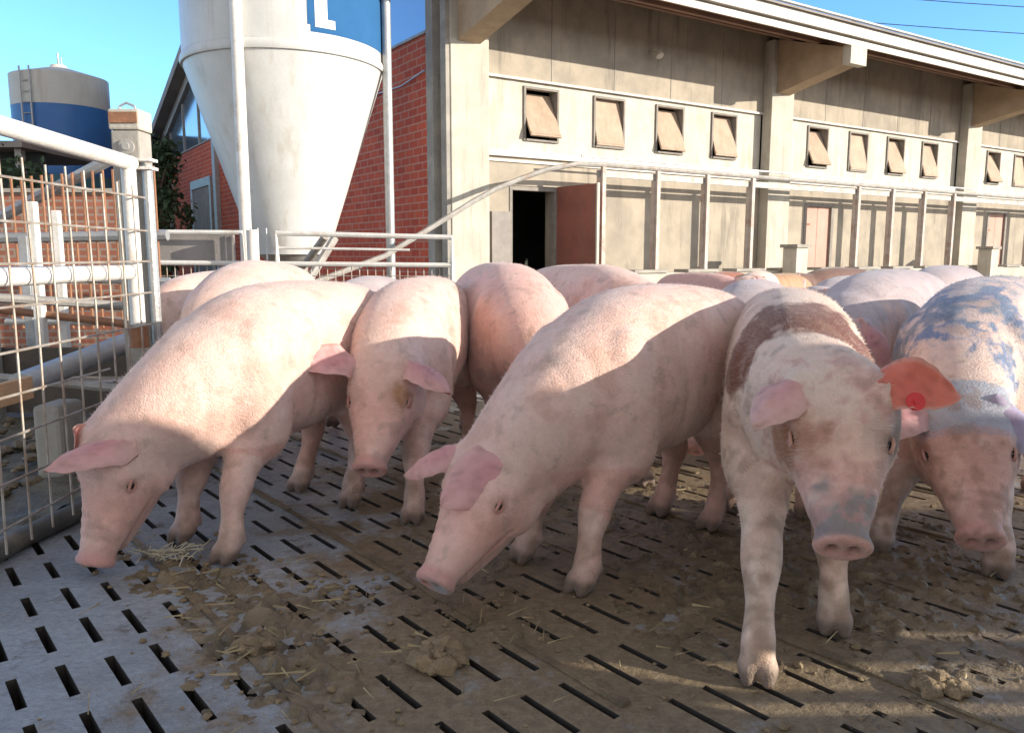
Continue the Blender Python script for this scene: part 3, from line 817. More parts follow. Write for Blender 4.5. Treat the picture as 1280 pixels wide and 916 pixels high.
# ------------------------------------------------------------------ pigs
def pig_skin():
    m, nt, b = nm('pig_skin')
    at = nt.nodes.new('ShaderNodeAttribute'); at.attribute_name = 'Col'
    n1 = noise_n(nt, 7, 6, .65); n2 = noise_n(nt, 38, 5, .7)
    c = mixc(nt, .6, at.outputs[0], mixc(nt, n1, (.74, .66, .62), (1.2, 1.24, 1.26)), 'MULTIPLY')
    c = mixc(nt, .55, c, mixc(nt, n2, (.58, .50, .46), (1.3, 1.32, 1.34)), 'MULTIPLY')
    n3 = noise_n(nt, 16, 7, .7)
    sm = nt.nodes.new('ShaderNodeMath'); sm.operation = 'MULTIPLY'; sm.inputs[1].default_value = .55
    nt.links.new(ramp(nt, n3, .60, .74), sm.inputs[0])
    c = mixc(nt, sm.outputs[0], c, mixc(nt, .45, at.outputs[0], (.22, .14, .10)))
    nt.links.new(c, b.inputs['Base Color'])
    b.inputs['Roughness'].default_value = .58
    b.inputs['Specular IOR Level'].default_value = .35
    b.inputs['Subsurface Weight'].default_value = .12
    b.inputs['Subsurface Radius'].default_value = (.03, .008, .004)
    b.inputs['Sheen Weight'].default_value = .25
    b.inputs['Sheen Roughness'].default_value = .4
    n4 = noise_n(nt, 160, 3, .6)
    ad = nt.nodes.new('ShaderNodeMath'); nt.links.new(n4, ad.inputs[0]); nt.links.new(n2, ad.inputs[1])
    bump(nt, b, ad.outputs[0], .6, .007)
    return m
def pig_ear():
    m, nt, b = nm('pig_ear_skin')
    at = nt.nodes.new('ShaderNodeAttribute'); at.attribute_name = 'Col'
    n1 = noise_n(nt, 30, 6, .7)
    c = mixc(nt, .6, at.outputs[0], mixc(nt, n1, (.6, .5, .5), (1.3, 1.3, 1.3)), 'MULTIPLY')
    nt.links.new(c, b.inputs['Base Color']); b.inputs['Roughness'].default_value = .6
    tr = nt.nodes.new('ShaderNodeBsdfTranslucent'); tr.inputs[0].default_value = (1, .34, .24, 1)
    mx = nt.nodes.new('ShaderNodeMixShader'); mx.inputs[0].default_value = .25
    nt.links.new(b.outputs[0], mx.inputs[1]); nt.links.new(tr.outputs[0], mx.inputs[2])
    nt.links.new(mx.outputs[0], nt.nodes['Material Output'].inputs[0])
    bump(nt, b, n1, .4, .004)
    return m
M['skin'] = pig_skin(); M['ear'] = pig_ear()
m_, nt_, b_ = nm('pig_eye'); b_.inputs['Base Color'].default_value = (.015, .009, .007, 1); b_.inputs['Roughness'].default_value = .08; M['eye'] = m_
m_, nt_, b_ = nm('pig_bristle'); at_ = nt_.nodes.new('ShaderNodeAttribute'); at_.attribute_name = 'Col'
nt_.links.new(mixc(nt_, .30, at_.outputs[0], (.80, .72, .64)), b_.inputs['Base Color']); b_.inputs['Roughness'].default_value = .5; M['bristle'] = m_

def cr(pts, n):   # catmull-rom through rows
    pts = np.array(pts, float); P = np.vstack([2 * pts[0] - pts[1], pts, 2 * pts[-1] - pts[-2]])
    out = []
    for i in range(1, len(P) - 2):
        for k in range(n):
            t = k / n
            a, b, c, d = P[i - 1], P[i], P[i + 1], P[i + 2]
            out.append(.5 * (2 * b + (c - a) * t + (2 * a - 5 * b + 4 * c - d) * t * t + (3 * b - a - 3 * c + d) * t ** 3))
    out.append(P[-2]); return np.array(out)
def nrm(v): return v / (np.linalg.norm(v) + 1e-12)

def no_(e):
    return nrm(np.array(e['nor'], float))

class Shell:
    def __init__(s): s.v = []; s.f = []
    def rings(s, rings):
        n0 = len(s.v); n = len(rings[0])
        for r_ in rings: s.v += [tuple(p) for p in r_]
        for i in range(len(rings) - 1):
            for k in range(n):
                a, b = n0 + i * n + k, n0 + i * n + (k + 1) % n
                s.f.append((a, b, b + n, a + n))
        for base, rev in ((0, True), ((len(rings) - 1) * n, False)):
            c = np.mean([s.v[n0 + base + k] for k in range(n)], axis=0); s.v.append(tuple(c)); ci = len(s.v) - 1
            for k in range(n):
                a, b = n0 + base + k, n0 + base + (k + 1) % n
                s.f.append((b, a, ci) if rev else (a, b, ci))
    def limb(s, pts, rad, n=14):   # chain of joints, rounded ends
        pts = [np.array(p, float) for p in pts]
        q = cr([list(p) + [r_] for p, r_ in zip(pts, rad)], 5)
        rings = []; up = None; m = len(q)
        tan = [nrm(q[min(i + 1, m - 1), :3] - q[max(i - 1, 0), :3]) for i in range(m)]
        seq = []
        for a in (80, 55, 30): seq.append((q[0, :3] - tan[0] * q[0, 3] * math.sin(R(a)), tan[0], q[0, 3] * math.cos(R(a))))
        for i in range(m): seq.append((q[i, :3], tan[i], q[i, 3]))
        for a in (30, 55, 80): seq.append((q[-1, :3] + tan[-1] * q[-1, 3] * math.sin(R(a)), tan[-1], q[-1, 3] * math.cos(R(a))))
        for c, t, r_ in seq:
            if up is None: a = np.array([1., 0, 0]) if abs(t[0]) < .8 else np.array([0, 1., 0])
            else: a = up
            up = nrm(a - t * (a @ t)); sd = np.cross(t, up)
            rings.append([c + (up * math.cos(2 * math.pi * k / n) + sd * math.sin(2 * math.pi * k / n)) * r_ for k in range(n)])
        s.rings(rings)
    def ell(s, c, ax, r3, n=18, m=12):
        rings = []
        for j in range(1, m):
            ph = math.pi * j / m
            rings.append([np.array(c) + ax[0] * r3[0] * -math.cos(ph) + (ax[1] * r3[1] * math.cos(2 * math.pi * k / n) + ax[2] * r3[2] * math.sin(2 * math.pi * k / n)) * math.sin(ph) for k in range(n)])
        s.rings(rings)

PINK = np.array([.77, .565, .49])
def make_pig(label, hip, sho, back, poll, snout, feet, ears=None, vox=.0095, width=1.0, tint=None, paint=None, dirt=.5, earcol=None, hair=0, tail=True, roll=0, seed=0, tagear=None):
    Z = np.array([0, 0, 1.])
    hip = np.array([*hip, 0.]); sho = np.array([*sho, 0.])
    f = nrm(sho - hip); l = np.cross(Z, f); L = np.linalg.norm(sho - hip); k = back / .9; kw = k * width
    org = (hip + sho) / 2
    poll = np.array(poll, float); snout = np.array(snout, float)
    h = nrm(snout - poll); HL = np.linalg.norm(snout - poll); hs = HL / .36
    # head up: the rotation that takes f to h applied to Z
    ax = np.cross(f, h); s_ = np.linalg.norm(ax); c_ = f @ h
    if s_ > 1e-4:
        ax = ax / s_; hu = Z * c_ + np.cross(ax, Z) * s_ + ax * (ax @ Z) * (1 - c_)
    else: hu = Z.copy()
    if roll:
        hl0 = np.cross(hu, h); hu = hu * math.cos(R(roll)) + hl0 * math.sin(R(roll))
    hu = nrm(hu - h * (hu @ h)); hl = np.cross(hu, h)       # hl: the pig's left
    S = Shell()
    # body + neck + head as one tube: rows = x y z hw ht hb + up vector
    rows = []; gz0 = min(1, max(0, (.60 - poll[2]) / .2))
    for s, top, bot, hw in ((-.285, .665, .57, .03), (-.27, .74, .50, .10), (-.225, .81, .44, .155), (-.12, .865, .39, .205), (.03, .89, .375, .215),
                            (L * .38, .90, .335, .222), (L * .68, .895, .315, .226), (L * .93, .88 - .025 * gz0, .33, .218), (L + .06, .86 - .07 * gz0, .36, .20)):
        c = hip + f * (s * k if s < 0 else s) + Z * (top + bot) / 2 * k
        hh = (top - bot) / 2 * k
        rows.append([*c, hw * kw, hh, hh, *Z])
    P1 = np.array(rows[-1][:3]); 
    pollb = poll - h * .04 * hs
    gz = min(1, max(0, (.60 - poll[2]) / .2))
    for t in (.42, .75):
        c = P1 * (1 - t) ** 2 + 2 * (P1 + f * (.15 - .09 * gz) - Z * .02 * gz) * t * (1 - t) + pollb * t * t
        a = t
        rows.append([*c, (.205 * (1 - a) + .145 * a) * kw, (.245 * (1 - a) + .145 * a) * k, (.25 * (1 - a) + .200 * a) * k, *nrm(Z * (1 - a) + hu * a)])
    for u, hw, ht, hb in ((-.02, .142, .122, .190), (.045, .138, .112, .180), (.10, .126, .092, .158), (.155, .106, .074, .130), (.21, .087, .063, .102), (.265, .073, .058, .078), (.315, .057, .053, .056), (.345, .055, .054, .052)):
        c = poll + h * u * hs
        rows.append([*c, hw * hs, ht * hs, hb * hs, *hu])
    q = cr(rows, 5); n = 36; rings = []; m = len(q)
    for i in range(m):
        c = q[i, :3]; t = nrm(q[min(i + 1, m - 1), :3] - q[max(i - 1, 0), :3])
        up = q[i, 6:9]; up = nrm(up - t * (up @ t)); sd = np.cross(up, t)
        ring = []
        for j in range(n):
            a = 2 * math.pi * j / n; ca, sa = math.cos(a), math.sin(a)
            e = .88
            x = math.copysign(abs(ca) ** e, ca) * q[i, 3]; y = math.copysign(abs(sa) ** e, sa) * (q[i, 4] if sa > 0 else q[i, 5])
            ring.append(c + sd * x + up * y)
        rings.append(ring)
    S.rings(rings)
    # snout disc
    r0 = []
    for u, rr in ((.335, .048), (.347, .059), (.357, .0615), (.366, .059), (.370, .049)):
        r0.append([poll + h * u * hs + (hl * math.cos(a) * 1.08 + hu * (math.sin(a) * .92 + .04)) * rr * hs for a in [2 * math.pi * j / 20 for j in range(20)]])
    S.rings(r0)
    # lower jaw, cheeks, brow ridges
    S.limb([poll + h * .02 * hs - hu * .12 * hs, poll + h * .15 * hs - hu * .105 * hs, poll + h * .29 * hs - hu * .066 * hs], [.085 * hs, .058 * hs, .034 * hs])
    for sg in (1, -1):
        S.ell(poll + h * .03 * hs - hu * .06 * hs + hl * sg * .078 * hs, (h, hl, hu), (.11 * hs, .066 * hs, .10 * hs))
        S.ell(poll + h * .075 * hs + hu * .07 * hs + hl * sg * .086 * hs, (h, hl, hu), (.036 * hs, .026 * hs, .016 * hs))
        S.ell(poll - h * .03 * hs + hu * .075 * hs + hl * sg * .088 * hs, (h, hl, hu), (.04 * hs, .042 * hs, .034 * hs))
    for sg in (1, -1):
        S.ell(sho + l * sg * .150 * kw + Z * .57 * k + f * .015, (f, l, Z), (.125 * k, .082 * kw, .215 * k))
        S.ell(hip + l * sg * .140 * kw + Z * .60 * k - f * .03, (f, l, Z), (.165 * k, .085 * kw, .20 * k))
    # legs
    FL, FR, HLf, HRf = feet
    soft = []
    for (F, sg, front) in ((FL, 1, 1), (FR, -1, 1), (HLf, 1, 0), (HRf, -1, 0)):
        F = np.array([F[0], F[1], F[2] if len(F) > 2 else 0.]); F0 = F + Z * .045 * k
        if front:
            A = sho + l * sg * .095 * kw + Z * .55 * k - f * .01
            B = sho + l * sg * .115 * kw + Z * .40 * k - f * .03 + (F - sho - l * sg * .115) * [.12, .12, 0]
            fx = F - A; kn = A + fx * .64 + f * .012; kn[2] = .215 * k + F[2]
            el = A + fx * .36 - f * .02; el[2] = .34 * k
            S.limb([A, B, el], [.135 * k, .115 * k, .082 * k])
            S.limb([el, (el + kn) / 2 + f * .004, kn, (kn + F0) / 2 + Z * .02, F0 + Z * .035 - f * .010, F0 + f * .010], [.080 * k, .058 * k, .055 * k, .038 * k, .043 * k, .038 * k])
            soft.append(A * .3 + el * .7)
        else:
            A = hip + l * sg * .075 * kw + Z * .60 * k - f * .02
            B = hip + l * sg * .10 * kw + Z * .45 * k + f * .045 + (F - hip) * [.12, .12, 0]
            hk = F - f * .055 + (A - F) * [.18, .18, 0]; hk[2] = .255 * k + F[2]
            S.limb([A, B, (B + hk) / 2 + f * .015, hk], [.165 * k, .125 * k, .080 * k, .053 * k])
            S.limb([hk, (hk + F0) / 2 + Z * .02 - f * .01, F0 + Z * .035 - f * .012, F0 + f * .01], [.054 * k, .037 * k, .042 * k, .038 * k])
            soft.append(B * .5 + hk * .5 + Z * .05)
        # toes: the feet point the way the pig faces
        td = nrm(f + .25 * nrm((F - (sho if front else hip)) * [1, 1, 0]) * 0)
        for q_ in (1, -1):
            a = F0 + td * .004 + l * q_ * .018 * k; b2 = F + td * .050 * k + l * q_ * .024 * k + Z * .016
            S.limb([a, (a + b2) / 2 + Z * .004, b2], [.027 * k, .029 * k, .017 * k], 10)
            a = F0 - td * .035 * k + l * q_ * .02 * k + Z * .03; S.limb([a, a - td * .008 - Z * .012, a - td * .012 - Z * .03], [.014, .013, .008], 8)
    if tail:
        t0 = hip - f * .265 * k + Z * .70 * k
        S.limb([t0 + f * .03, t0 - f * .03, t0 - f * .05 - Z * .04, t0 - f * .045 - Z * .09, t0 - f * .06 - Z * .13], [.022, .017, .014, .011, .008], 8)
    me = bpy.data.meshes.new('pig_raw'); me.from_pydata(S.v, [], S.f); me.update()
    ob = bpy.data.objects.new('pig_raw', me); COL.objects.link(ob)
    md = ob.modifiers.new('r', 'REMESH'); md.mode = 'VOXEL'; md.voxel_size = vox; md.adaptivity = 0
    dg = bpy.context.evaluated_depsgraph_get(); ev = ob.evaluated_get(dg)
    me2 = bpy.data.meshes.new_from_object(ev)
    bpy.data.objects.remove(ob); bpy.data.meshes.remove(me)
    nv = len(me2.vertices)
    V = np.empty(nv * 3); me2.vertices.foreach_get('co', V); V = V.reshape(-1, 3)
    E_ = np.empty(len(me2.edges) * 2, int); me2.edges.foreach_get('vertices', E_); E_ = E_.reshape(-1, 2)
    deg = np.bincount(E_.ravel(), minlength=nv).astype(float)
    def lap(V, w):
        acc = np.zeros_like(V)
        for c in range(3):
            acc[:, c] = np.bincount(E_[:, 0], V[E_[:, 1], c], nv) + np.bincount(E_[:, 1], V[E_[:, 0], c], nv)
        return V + (acc / deg[:, None] - V) * w[:, None]
    feetz = np.clip((V[:, 2] - .05) / .1, .10, 1)
    dh = (V - poll) @ h
    headw = np.where((dh > .1 * hs) & (np.linalg.norm(V - poll, axis=1) < .5 * hs), .35, 1.)
    w = .6 * feetz * headw
    it = max(3, int(9 * .0095 / vox))
    for _ in range(it): V = lap(V, w)
    sw = np.zeros(nv)
    for p in soft: sw = np.maximum(sw, np.exp(-((V - p) ** 2).sum(1) / .11 ** 2))
    sw = np.maximum(sw, .9 * np.exp(-((V - (P1 + pollb) / 2) ** 2).sum(1) / .18 ** 2))
    sw = np.maximum(sw, .8 * np.exp(-((V - (poll - h * .03)) ** 2).sum(1) / .10 ** 2)) * np.clip(1 - (dh - .05) / .08, 0, 1)
    for _ in range(int(26 * .0095 / vox)): V = lap(V, sw * .6)
    # head features
    d = V - poll
    U_, X_, Y_ = (d @ h) / hs, (d @ hl) / hs, (d @ hu) / hs
    near = (np.abs(X_) < .165) & (Y_ < .16) & (Y_ > -.2 + .3 * np.clip(U_ - .1, 0, 1)) & (U_ > -.1) & (U_ < .39)
    near &= (U_ < .24) | ((np.abs(X_) < .085) & (np.abs(Y_) < .10))
    for sg in (1, -1):
        # nostrils
        q2 = ((X_ - sg * .022) / .0108) ** 2 + ((Y_ - .004) / .016) ** 2
        V -= (h[None] * (.024 * hs * np.exp(-q2) * (near & (U_ > .33)))[:, None])
        # mouth crease on the side
        my = -.035 - .30 * (.34 - U_) * .45
        g_ = np.exp(-((Y_ - my) / .007) ** 2) * (X_ * sg > 0) * near * np.clip((U_ - .10) / .06, 0, 1) * (U_ < .345)
        V -= (hl[None] * sg * (.010 * hs * g_)[:, None])
        # eye socket
        g_ = np.exp(-(((U_ - .105) / .026) ** 2 + ((Y_ - .035) / .018) ** 2)) * (X_ * sg > .03) * near
        V -= (hl[None] * sg * (.010 * hs * g_)[:, None])
    # folds: snout wrinkles, neck folds, flank
    g_ = .0022 * np.sin(U_ * 190) * near * np.clip((U_ - .17) / .05, 0, 1) * np.clip((.33 - U_) / .03, 0, 1) * (Y_ > -.02)
    V += hu[None] * (g_ * hs)[:, None]
    xb = (V - hip) @ f; yb = (V - hip) @ l; zb = V[:, 2]
    fold = np.zeros(nv)
    for x0_, wd, am in ((L - .235, .022, .010), (L + .15, .018, .004), (L + .225, .014, .005), (.17, .02, .006)):
        fold += am * np.exp(-((xb - x0_ - .12 * (zb - .5)) / wd) ** 2) * np.clip((zb - .3) / .1, 0, 1) * np.clip((.82 - zb) / .12, 0, 1) * np.clip((.3 * hs - U_) * 9, 0, 1) * (U_ < -.0)
    V -= l[None] * (np.sign(yb) * fold)[:, None]
    lowamp = np.array([noise.noise(Vector(p) * 4.5 + Vector((seed, 0, 0))) for p in V[::1]]) if vox < .015 else np.zeros(nv)
    me2.vertices.foreach_set('co', V.ravel()); me2.update()
    nn = np.empty(nv * 3); me2.vertices.foreach_get('normal', nn); nn = nn.reshape(-1, 3)
    V += nn * (lowamp * .006)[:, None] * (U_ < .1)[:, None]
    V[:, 2] = np.maximum(V[:, 2], .0005)
    # colours -------------------------------------------------------------
    base = PINK * (tint if tint is not None else np.ones(3))
    C = np.tile(base, (nv, 1))
    def mixto(col, a):
        nonlocal C
        a = np.clip(a, 0, 1)[:, None]; C = C * (1 - a) + np.array(col) * a
    ns = np.array([noise.fractal(Vector(p) * 7 + Vector((seed * 3.1, 5, 1)), .8, 2.1, 4) for p in V]) if vox < .015 else np.zeros(nv)
    ns2 = np.array([noise.fractal(Vector(p) * 17 + Vector((seed * 1.7, 2, 1)), .8, 2.1, 3) for p in V]) if vox < .015 else np.zeros(nv)
    mixto(base * [1.0, .80, .78], np.clip(.5 + ns, 0, 1) * .5)
    mixto(base * [1.04, .72, .66], np.exp(-((U_ - .2) / .12) ** 2) * near * .5)
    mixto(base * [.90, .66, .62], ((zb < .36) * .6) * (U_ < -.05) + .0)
    mixto((.27, .175, .10), np.clip(dirt + .15, 0, 1) * np.clip((ns2 + .28) * 1.8, 0, 1) * np.clip((.42 - zb) / .28, 0, 1) * ~near)
    mixto((.38, .25, .16), dirt * .75 * np.clip((ns - .10) * 4, 0, 1) * (zb < .85))
    mixto((.30, .22, .17), np.clip(dirt + .2, 0, 1) * .65 * np.clip((ns2 - .40) * 6, 0, 1))
    # hooves
    mixto((.10, .08, .065), np.clip((.052 - zb) / .02, 0, 1) * .85 * ~near)
    mixto((.16, .11, .08), np.clip((.10 - zb) / .06, 0, 1) * .55 * ~near)
    # snout disc
    disc = np.clip((U_ - .318) / .02, 0, 1) * near
    mixto(base * [.84, .56, .58], disc * .8)
    mixto((.36, .27, .22), disc * dirt * .8 * np.clip(ns2 * 2 + .4, 0, 1))
    for sg in (1, -1):
        q2 = ((X_ - sg * .022) / .0112) ** 2 + ((Y_ - .004) / .0165) ** 2
        mixto((.05, .02, .018), np.exp(-q2 * 1.1) * near * (U_ > .325))
        my = -.035 - .30 * (.34 - U_) * .45
        mixto((.30, .13, .10), .7 * np.exp(-((Y_ - my) / .006) ** 2) * (X_ * sg > 0) * near * np.clip((U_ - .12) / .05, 0, 1) * (U_ < .34))
        mixto((.20, .10, .07), .75 * np.exp(-(((U_ - .105) / .022) ** 2 + ((Y_ - .035) / .016) ** 2) * 1.2) * (X_ * sg > .03) * near)
    if paint: C = paint(C, V, xb / L, yb, zb, U_, X_, Y_, ns, ns2, near)
    # assemble: skin + ears + eyes in one mesh
    pts = [tuple(p) for p in V]
    faces = [tuple(p.vertices) for p in me2.polygons]; mi = [0] * len(faces); cols = [tuple(c) for c in C]
    bpy.data.meshes.remove(me2)
    ears = ears or (None, None)
    for sg, ear in ((1, ears[0]), (-1, ears[1])):
        e = dict(tip=hl * sg * .55 + h * .65 - hu * .30, nor=hu * .8 + hl * sg * .5, len=.225, w=.075, cup=.30, droop=.25)
        if ear: e.update(ear)
        b0 = poll - h * .025 * hs + hu * .092 * hs + hl * sg * .098 * hs + no_(e) * .003 * hs
        tv = nrm(np.array(e['tip'], float)); no = np.array(e['nor'], float); no = nrm(no - tv * (no @ tv)); sd = np.cross(tv, no)
        ln, wd = e['len'] * hs, e['w'] * hs
        nl, nw = 16, 10; top = []; bot = []
        for i in range(nl + 1):
            t = i / nl
            prof = (.62 + .75 * t) if t < .35 else 0
            wv = wd * (math.sin(math.pi * (t * .80 + .20)) ** .75 if t < 1 else 0) * (1.0 if t > .2 else (.72 + 1.4 * t))
            c = b0 - tv * .03 * hs + tv * (ln + .03 * hs) * t - no * e['droop'] * ln * t * t
            for j in range(nw + 1):
                s2 = (j / nw * 2 - 1)
                ct = min(1, t / .38); ct = ct * ct * (3 - 2 * ct); cup = (.95 * (1 - ct) + e['cup'] * ct) * wv * (s2 * s2) * (1.2 - .5 * t)
                ed = .0025 * hs * math.sin(i * 1.9 + j) + .014 * hs * t * noise.noise(Vector((t * 3.1 + seed, s2 * 1.6, sg)))
                p = c + sd * s2 * wv - no * cup + no * ed
                top.append(p + no * (.006 * (1 - s2 * s2) + .0006 + .012 * max(0, .25 - t))); bot.append(p - no * (.004 * (1 - s2 * s2) + .012 * max(0, .25 - t)))
        n0 = len(pts); pts += [tuple(p) for p in top] + [tuple(p) for p in bot]
        K = (nl + 1) * (nw + 1)
        ec = np.array(earcol if earcol is not None else base * [1.0, .88, .97])
        for which in (0, 1):
            for i in range(nl + 1):
                for j in range(nw + 1):
                    t = i / nl; s2 = abs(j / nw * 2 - 1)
                    p = top[i * (nw + 1) + j]
                    sp = max(0, noise.noise(Vector(p) * 60 + Vector((seed, 0, 0))) + .6 * noise.noise(Vector(p) * 25) - .1) * (.7 + 1.3 * dirt)
                    c = base * (1 - min(1, t * 3)) + ec * min(1, t * 3)
                    if which: c = c * [1., .84, .80]
                    c = c * (1 - .45 * sp)
                    rim = max(0, (s2 - .80) / .2, (t - .90) / .1); core = math.exp(-((s2 / .55) ** 2)) * math.exp(-((t - .35) / .35) ** 2)
                    vein = .10 * max(0, noise.noise(Vector((s2 * 9, t * 2.2, seed + sg))))
                    if e.get('col') is not None: c = np.array(e['col']) * (1 - .4 * sp)
                    c = c * (1 - core * np.array((.03, .20, .14))) * (1 - vein); c = c * (1 - .6 * rim) + base * 1.05 * .6 * rim
                    cols.append(tuple(c))
        for i in range(nl):
            for j in range(nw):
                a = n0 + i * (nw + 1) + j; q4 = (a, a + 1, a + nw + 2, a + nw + 1)
                faces.append(q4); mi.append(1)
                faces.append(tuple(x + K for x in q4[::-1])); mi.append(1)
        border = [(i, 0) for i in range(nl + 1)] + [(nl, j) for j in range(1, nw + 1)] + [(i, nw) for i in range(nl - 1, -1, -1)]
        for (a, b) in zip(border[:-1], border[1:]):
            ia, ib = n0 + a[0] * (nw + 1) + a[1], n0 + b[0] * (nw + 1) + b[1]
            faces.append((ia, ib, ib + K, ia + K)); mi.append(1)
        # eye
        ec_ = poll + h * .105 * hs + hu * .035 * hs
        # find the surface sideways
        sel = near & (X_ * sg > 0) & (np.abs(U_ - .105) < .014) & (np.abs(Y_ - .035) < .014)
        xs = np.median(((V - poll) @ hl)[sel]) if sel.any() else sg * .1 * hs
        ec_ = ec_ + hl * (xs - sg * .007 * hs)
        es = Shell(); es.ell(ec_, (h, hl, hu), (.0150 * hs, .0135 * hs, .0120 * hs), 12, 8)
        n0 = len(pts); pts += es.v; cols += [(.02, .01, .01)] * len(es.v); faces += [tuple(x + n0 for x in q) for q in es.f]; mi += [2] * len(es.f)
        # eyelids
        for ud in (1, -1):
            arc = [ec_ + h * .020 * hs * math.cos(a) + hu * ud * .0115 * hs * math.sin(a) + hl * sg * (.0065 + .006 * math.sin(a)) * hs for a in [math.pi * i / 8 for i in range(9)]]
            es = Shell(); es.limb(arc, [.0045 * hs] * 9, 8)
            n0 = len(pts); pts += es.v; cc_ = base * [.72, .5, .46]; cols += [tuple(cc_)] * len(es.v); faces += [tuple(x + n0 for x in q) for q in es.f]; mi += [0] * len(es.f)
    me = bpy.data.meshes.new('pig')
    o3 = Vector((org[0], org[1], 0))
    me.from_pydata([Vector(p) - o3 for p in pts], [], faces)
    for mm in (M['skin'], M['ear'], M['eye']): me.materials.append(mm)
    me.polygons.foreach_set('material_index', mi); me.polygons.foreach_set('use_smooth', [True] * len(faces))
    ca = me.color_attributes.new('Col', 'FLOAT_COLOR', 'POINT')
    ca.data.foreach_set('color', np.hstack([np.array(cols), np.ones((len(cols), 1))]).ravel())
    me.update()
    o = bpy.data.objects.new('pig', me); COL.objects.link(o); o.location = o3
    tag(o, label, 'pig', 'pigs in the yard')
    if hair:
        rg = np.random.default_rng(seed + 5); idx = rg.integers(0, nv, hair * 3)
        ok = (zb[idx] > .25) & (U_[idx] < .2); idx = idx[ok][:hair]
        hc = []
        hb = MB(); bk = nrm(-f - Z * .55)
        for i in idx:
            p = V[i]; nr = nn[i]
            dirv = nrm(bk - nr * (bk @ nr)) * .9 + nr * rg.uniform(.2, .55) + rg.normal(0, .12, 3)
            dirv = nrm(dirv); ln = rg.uniform(.010, .024); sd = nrm(np.cross(dirv, nr)) * .0007
            hb.add([p - sd - nr * .001, p + sd - nr * .001, p + dirv * ln], [(0, 1, 2)]); hc += [(*C[i], 1)] * 3
        me_ = bpy.data.meshes.new('bristles'); me_.from_pydata([v - o3 for v in hb.v], [], hb.f); me_.materials.append(M['bristle']); ca_ = me_.color_attributes.new('Col', 'FLOAT_COLOR', 'POINT'); ca_.data.foreach_set('color', np.array(hc, dtype=np.float32).ravel())
        ob_ = bpy.data.objects.new('bristles', me_); COL.objects.link(ob_); ob_.parent = o; ob_['kind'] = 'stuff'
    if tagear: tagear(o, poll, h, hu, hl, hs)
    return o

def stand(hip, sho, off=((0, 0),) * 4, sep=.125):
    """resting feet under a body: offsets (forward, left) from straight down"""
    hip = np.array(hip, float); sho = np.array(sho, float); f = nrm(sho - hip); l = np.array([-f[1], f[0]])
    out = []
    for base, sg, (a, b) in ((sho, 1, off[0]), (sho, -1, off[1]), (hip - f * .06, 1, off[2]), (hip - f * .06, -1, off[3])):
        out.append(tuple(base + f * a + l * (sg * sep + b)))
    return out

def p5_paint(C, V, xb, yb, zb, U, X, Y, ns, ns2, near):
    def mx(C, col, a): a = np.clip(a, 0, 1)[:, None]; return C * (1 - a) + np.array(col) * a
    e = (zb - .62) * .35
    sad = np.clip((.16 - np.abs(xb - 1.10 + e * .3 + ns * .12)) / .05, 0, 1) * np.clip((zb - .58 + ns * .1) / .06, 0, 1) * (U < -.05)
    C = mx(C, (.18, .055, .02), sad * (1.25 + ns2 * .6))
    C = mx(C, (.36, .15, .06), near * (X < -.03) * np.exp(-(((U - .08) / .075) ** 2 + ((Y + .01) / .07) ** 2)) * 1.7 * (1 + ns2))
    C = mx(C, (.16, .12, .11), near * (X > .04) * np.exp(-(((U - .08) / .05) ** 2 + ((Y - .03) / .05) ** 2)))
    C = mx(C, (.20, .19, .18), near * np.clip((Y + .005 + ns2 * .03) / .02, 0, 1) * np.clip((U - .225 + ns * .08) / .05, 0, 1) * np.clip((.362 - U) / .008, 0, 1) * .85)
    C = mx(C, (.62, .30, .26), near * .5 * np.clip((ns2 + .05) * 5, 0, 1) * (U < .32))
    C = mx(C, (.40, .26, .18), .3 * np.clip((ns2 - .25) * 6, 0, 1))
    C = mx(C, (.33, .14, .055), near * (X < -.02) * np.clip(1.6 * np.exp(-(((U - .09) / .075) ** 2 + ((Y + .005) / .065) ** 2)) + ns2 * .3, 0, 1) * (U < .2))
    C = mx(C, (.22, .13, .08), near * (X > .07) * np.clip(1.3 * np.exp(-(((U - .09) / .05) ** 2 + ((Y - .02) / .04) ** 2)), 0, 1) * (U < .2))
    return C
def p6_paint(C, V, xb, yb, zb, U, X, Y, ns, ns2, near):
    def mx(C, col, a): a = np.clip(a, 0, 1)[:, None]; return C * (1 - a) + np.array(col) * a
    bl = np.zeros(len(V))
    for x0, w, lo in ((.66, .035, .70), (1.02, .12, .58), (1.27, .06, .45)):
        bl = np.maximum(bl, np.clip((w - np.abs(xb - x0 + ns * .22 + ns2 * .05)) / .03, 0, 1) * np.clip((zb - lo + ns * .25) / .06, 0, 1))
    C = mx(C, (.07, .17, .36), .85 * bl * (U < -.0) * np.clip(1.1 + ns2 * 1.6 + ns * 1.0, 0, 1))
    C = mx(C, (.11, .15, .22), .8 * np.clip((.14 - np.abs(xb - 1.15)) / .06, 0, 1) * np.clip(.3 + (-yb) * 6 + ns2 * 2, 0, 1) * np.clip((zb - .55) / .08, 0, 1) * (U < 0))
    C = mx(C, (.22, .29, .38), .38 * np.clip(1 + ns2 * 2, 0, 1.6) * np.clip((zb - .68 + ns * .2) / .15, 0, 1) * (U < 0))
    C = mx(C, (.25, .36, .50), near * (U < .08) * .7 * np.clip((Y - .02) / .05, 0, 1))
    C = mx(C, (.62, .32, .28), near * .45 * np.clip((ns + .1) * 4, 0, 1) * (U > .06))
    C = mx(C, (.32, .19, .13), near * .45 * np.clip((ns2 - .1) * 5, 0, 1))
    return C
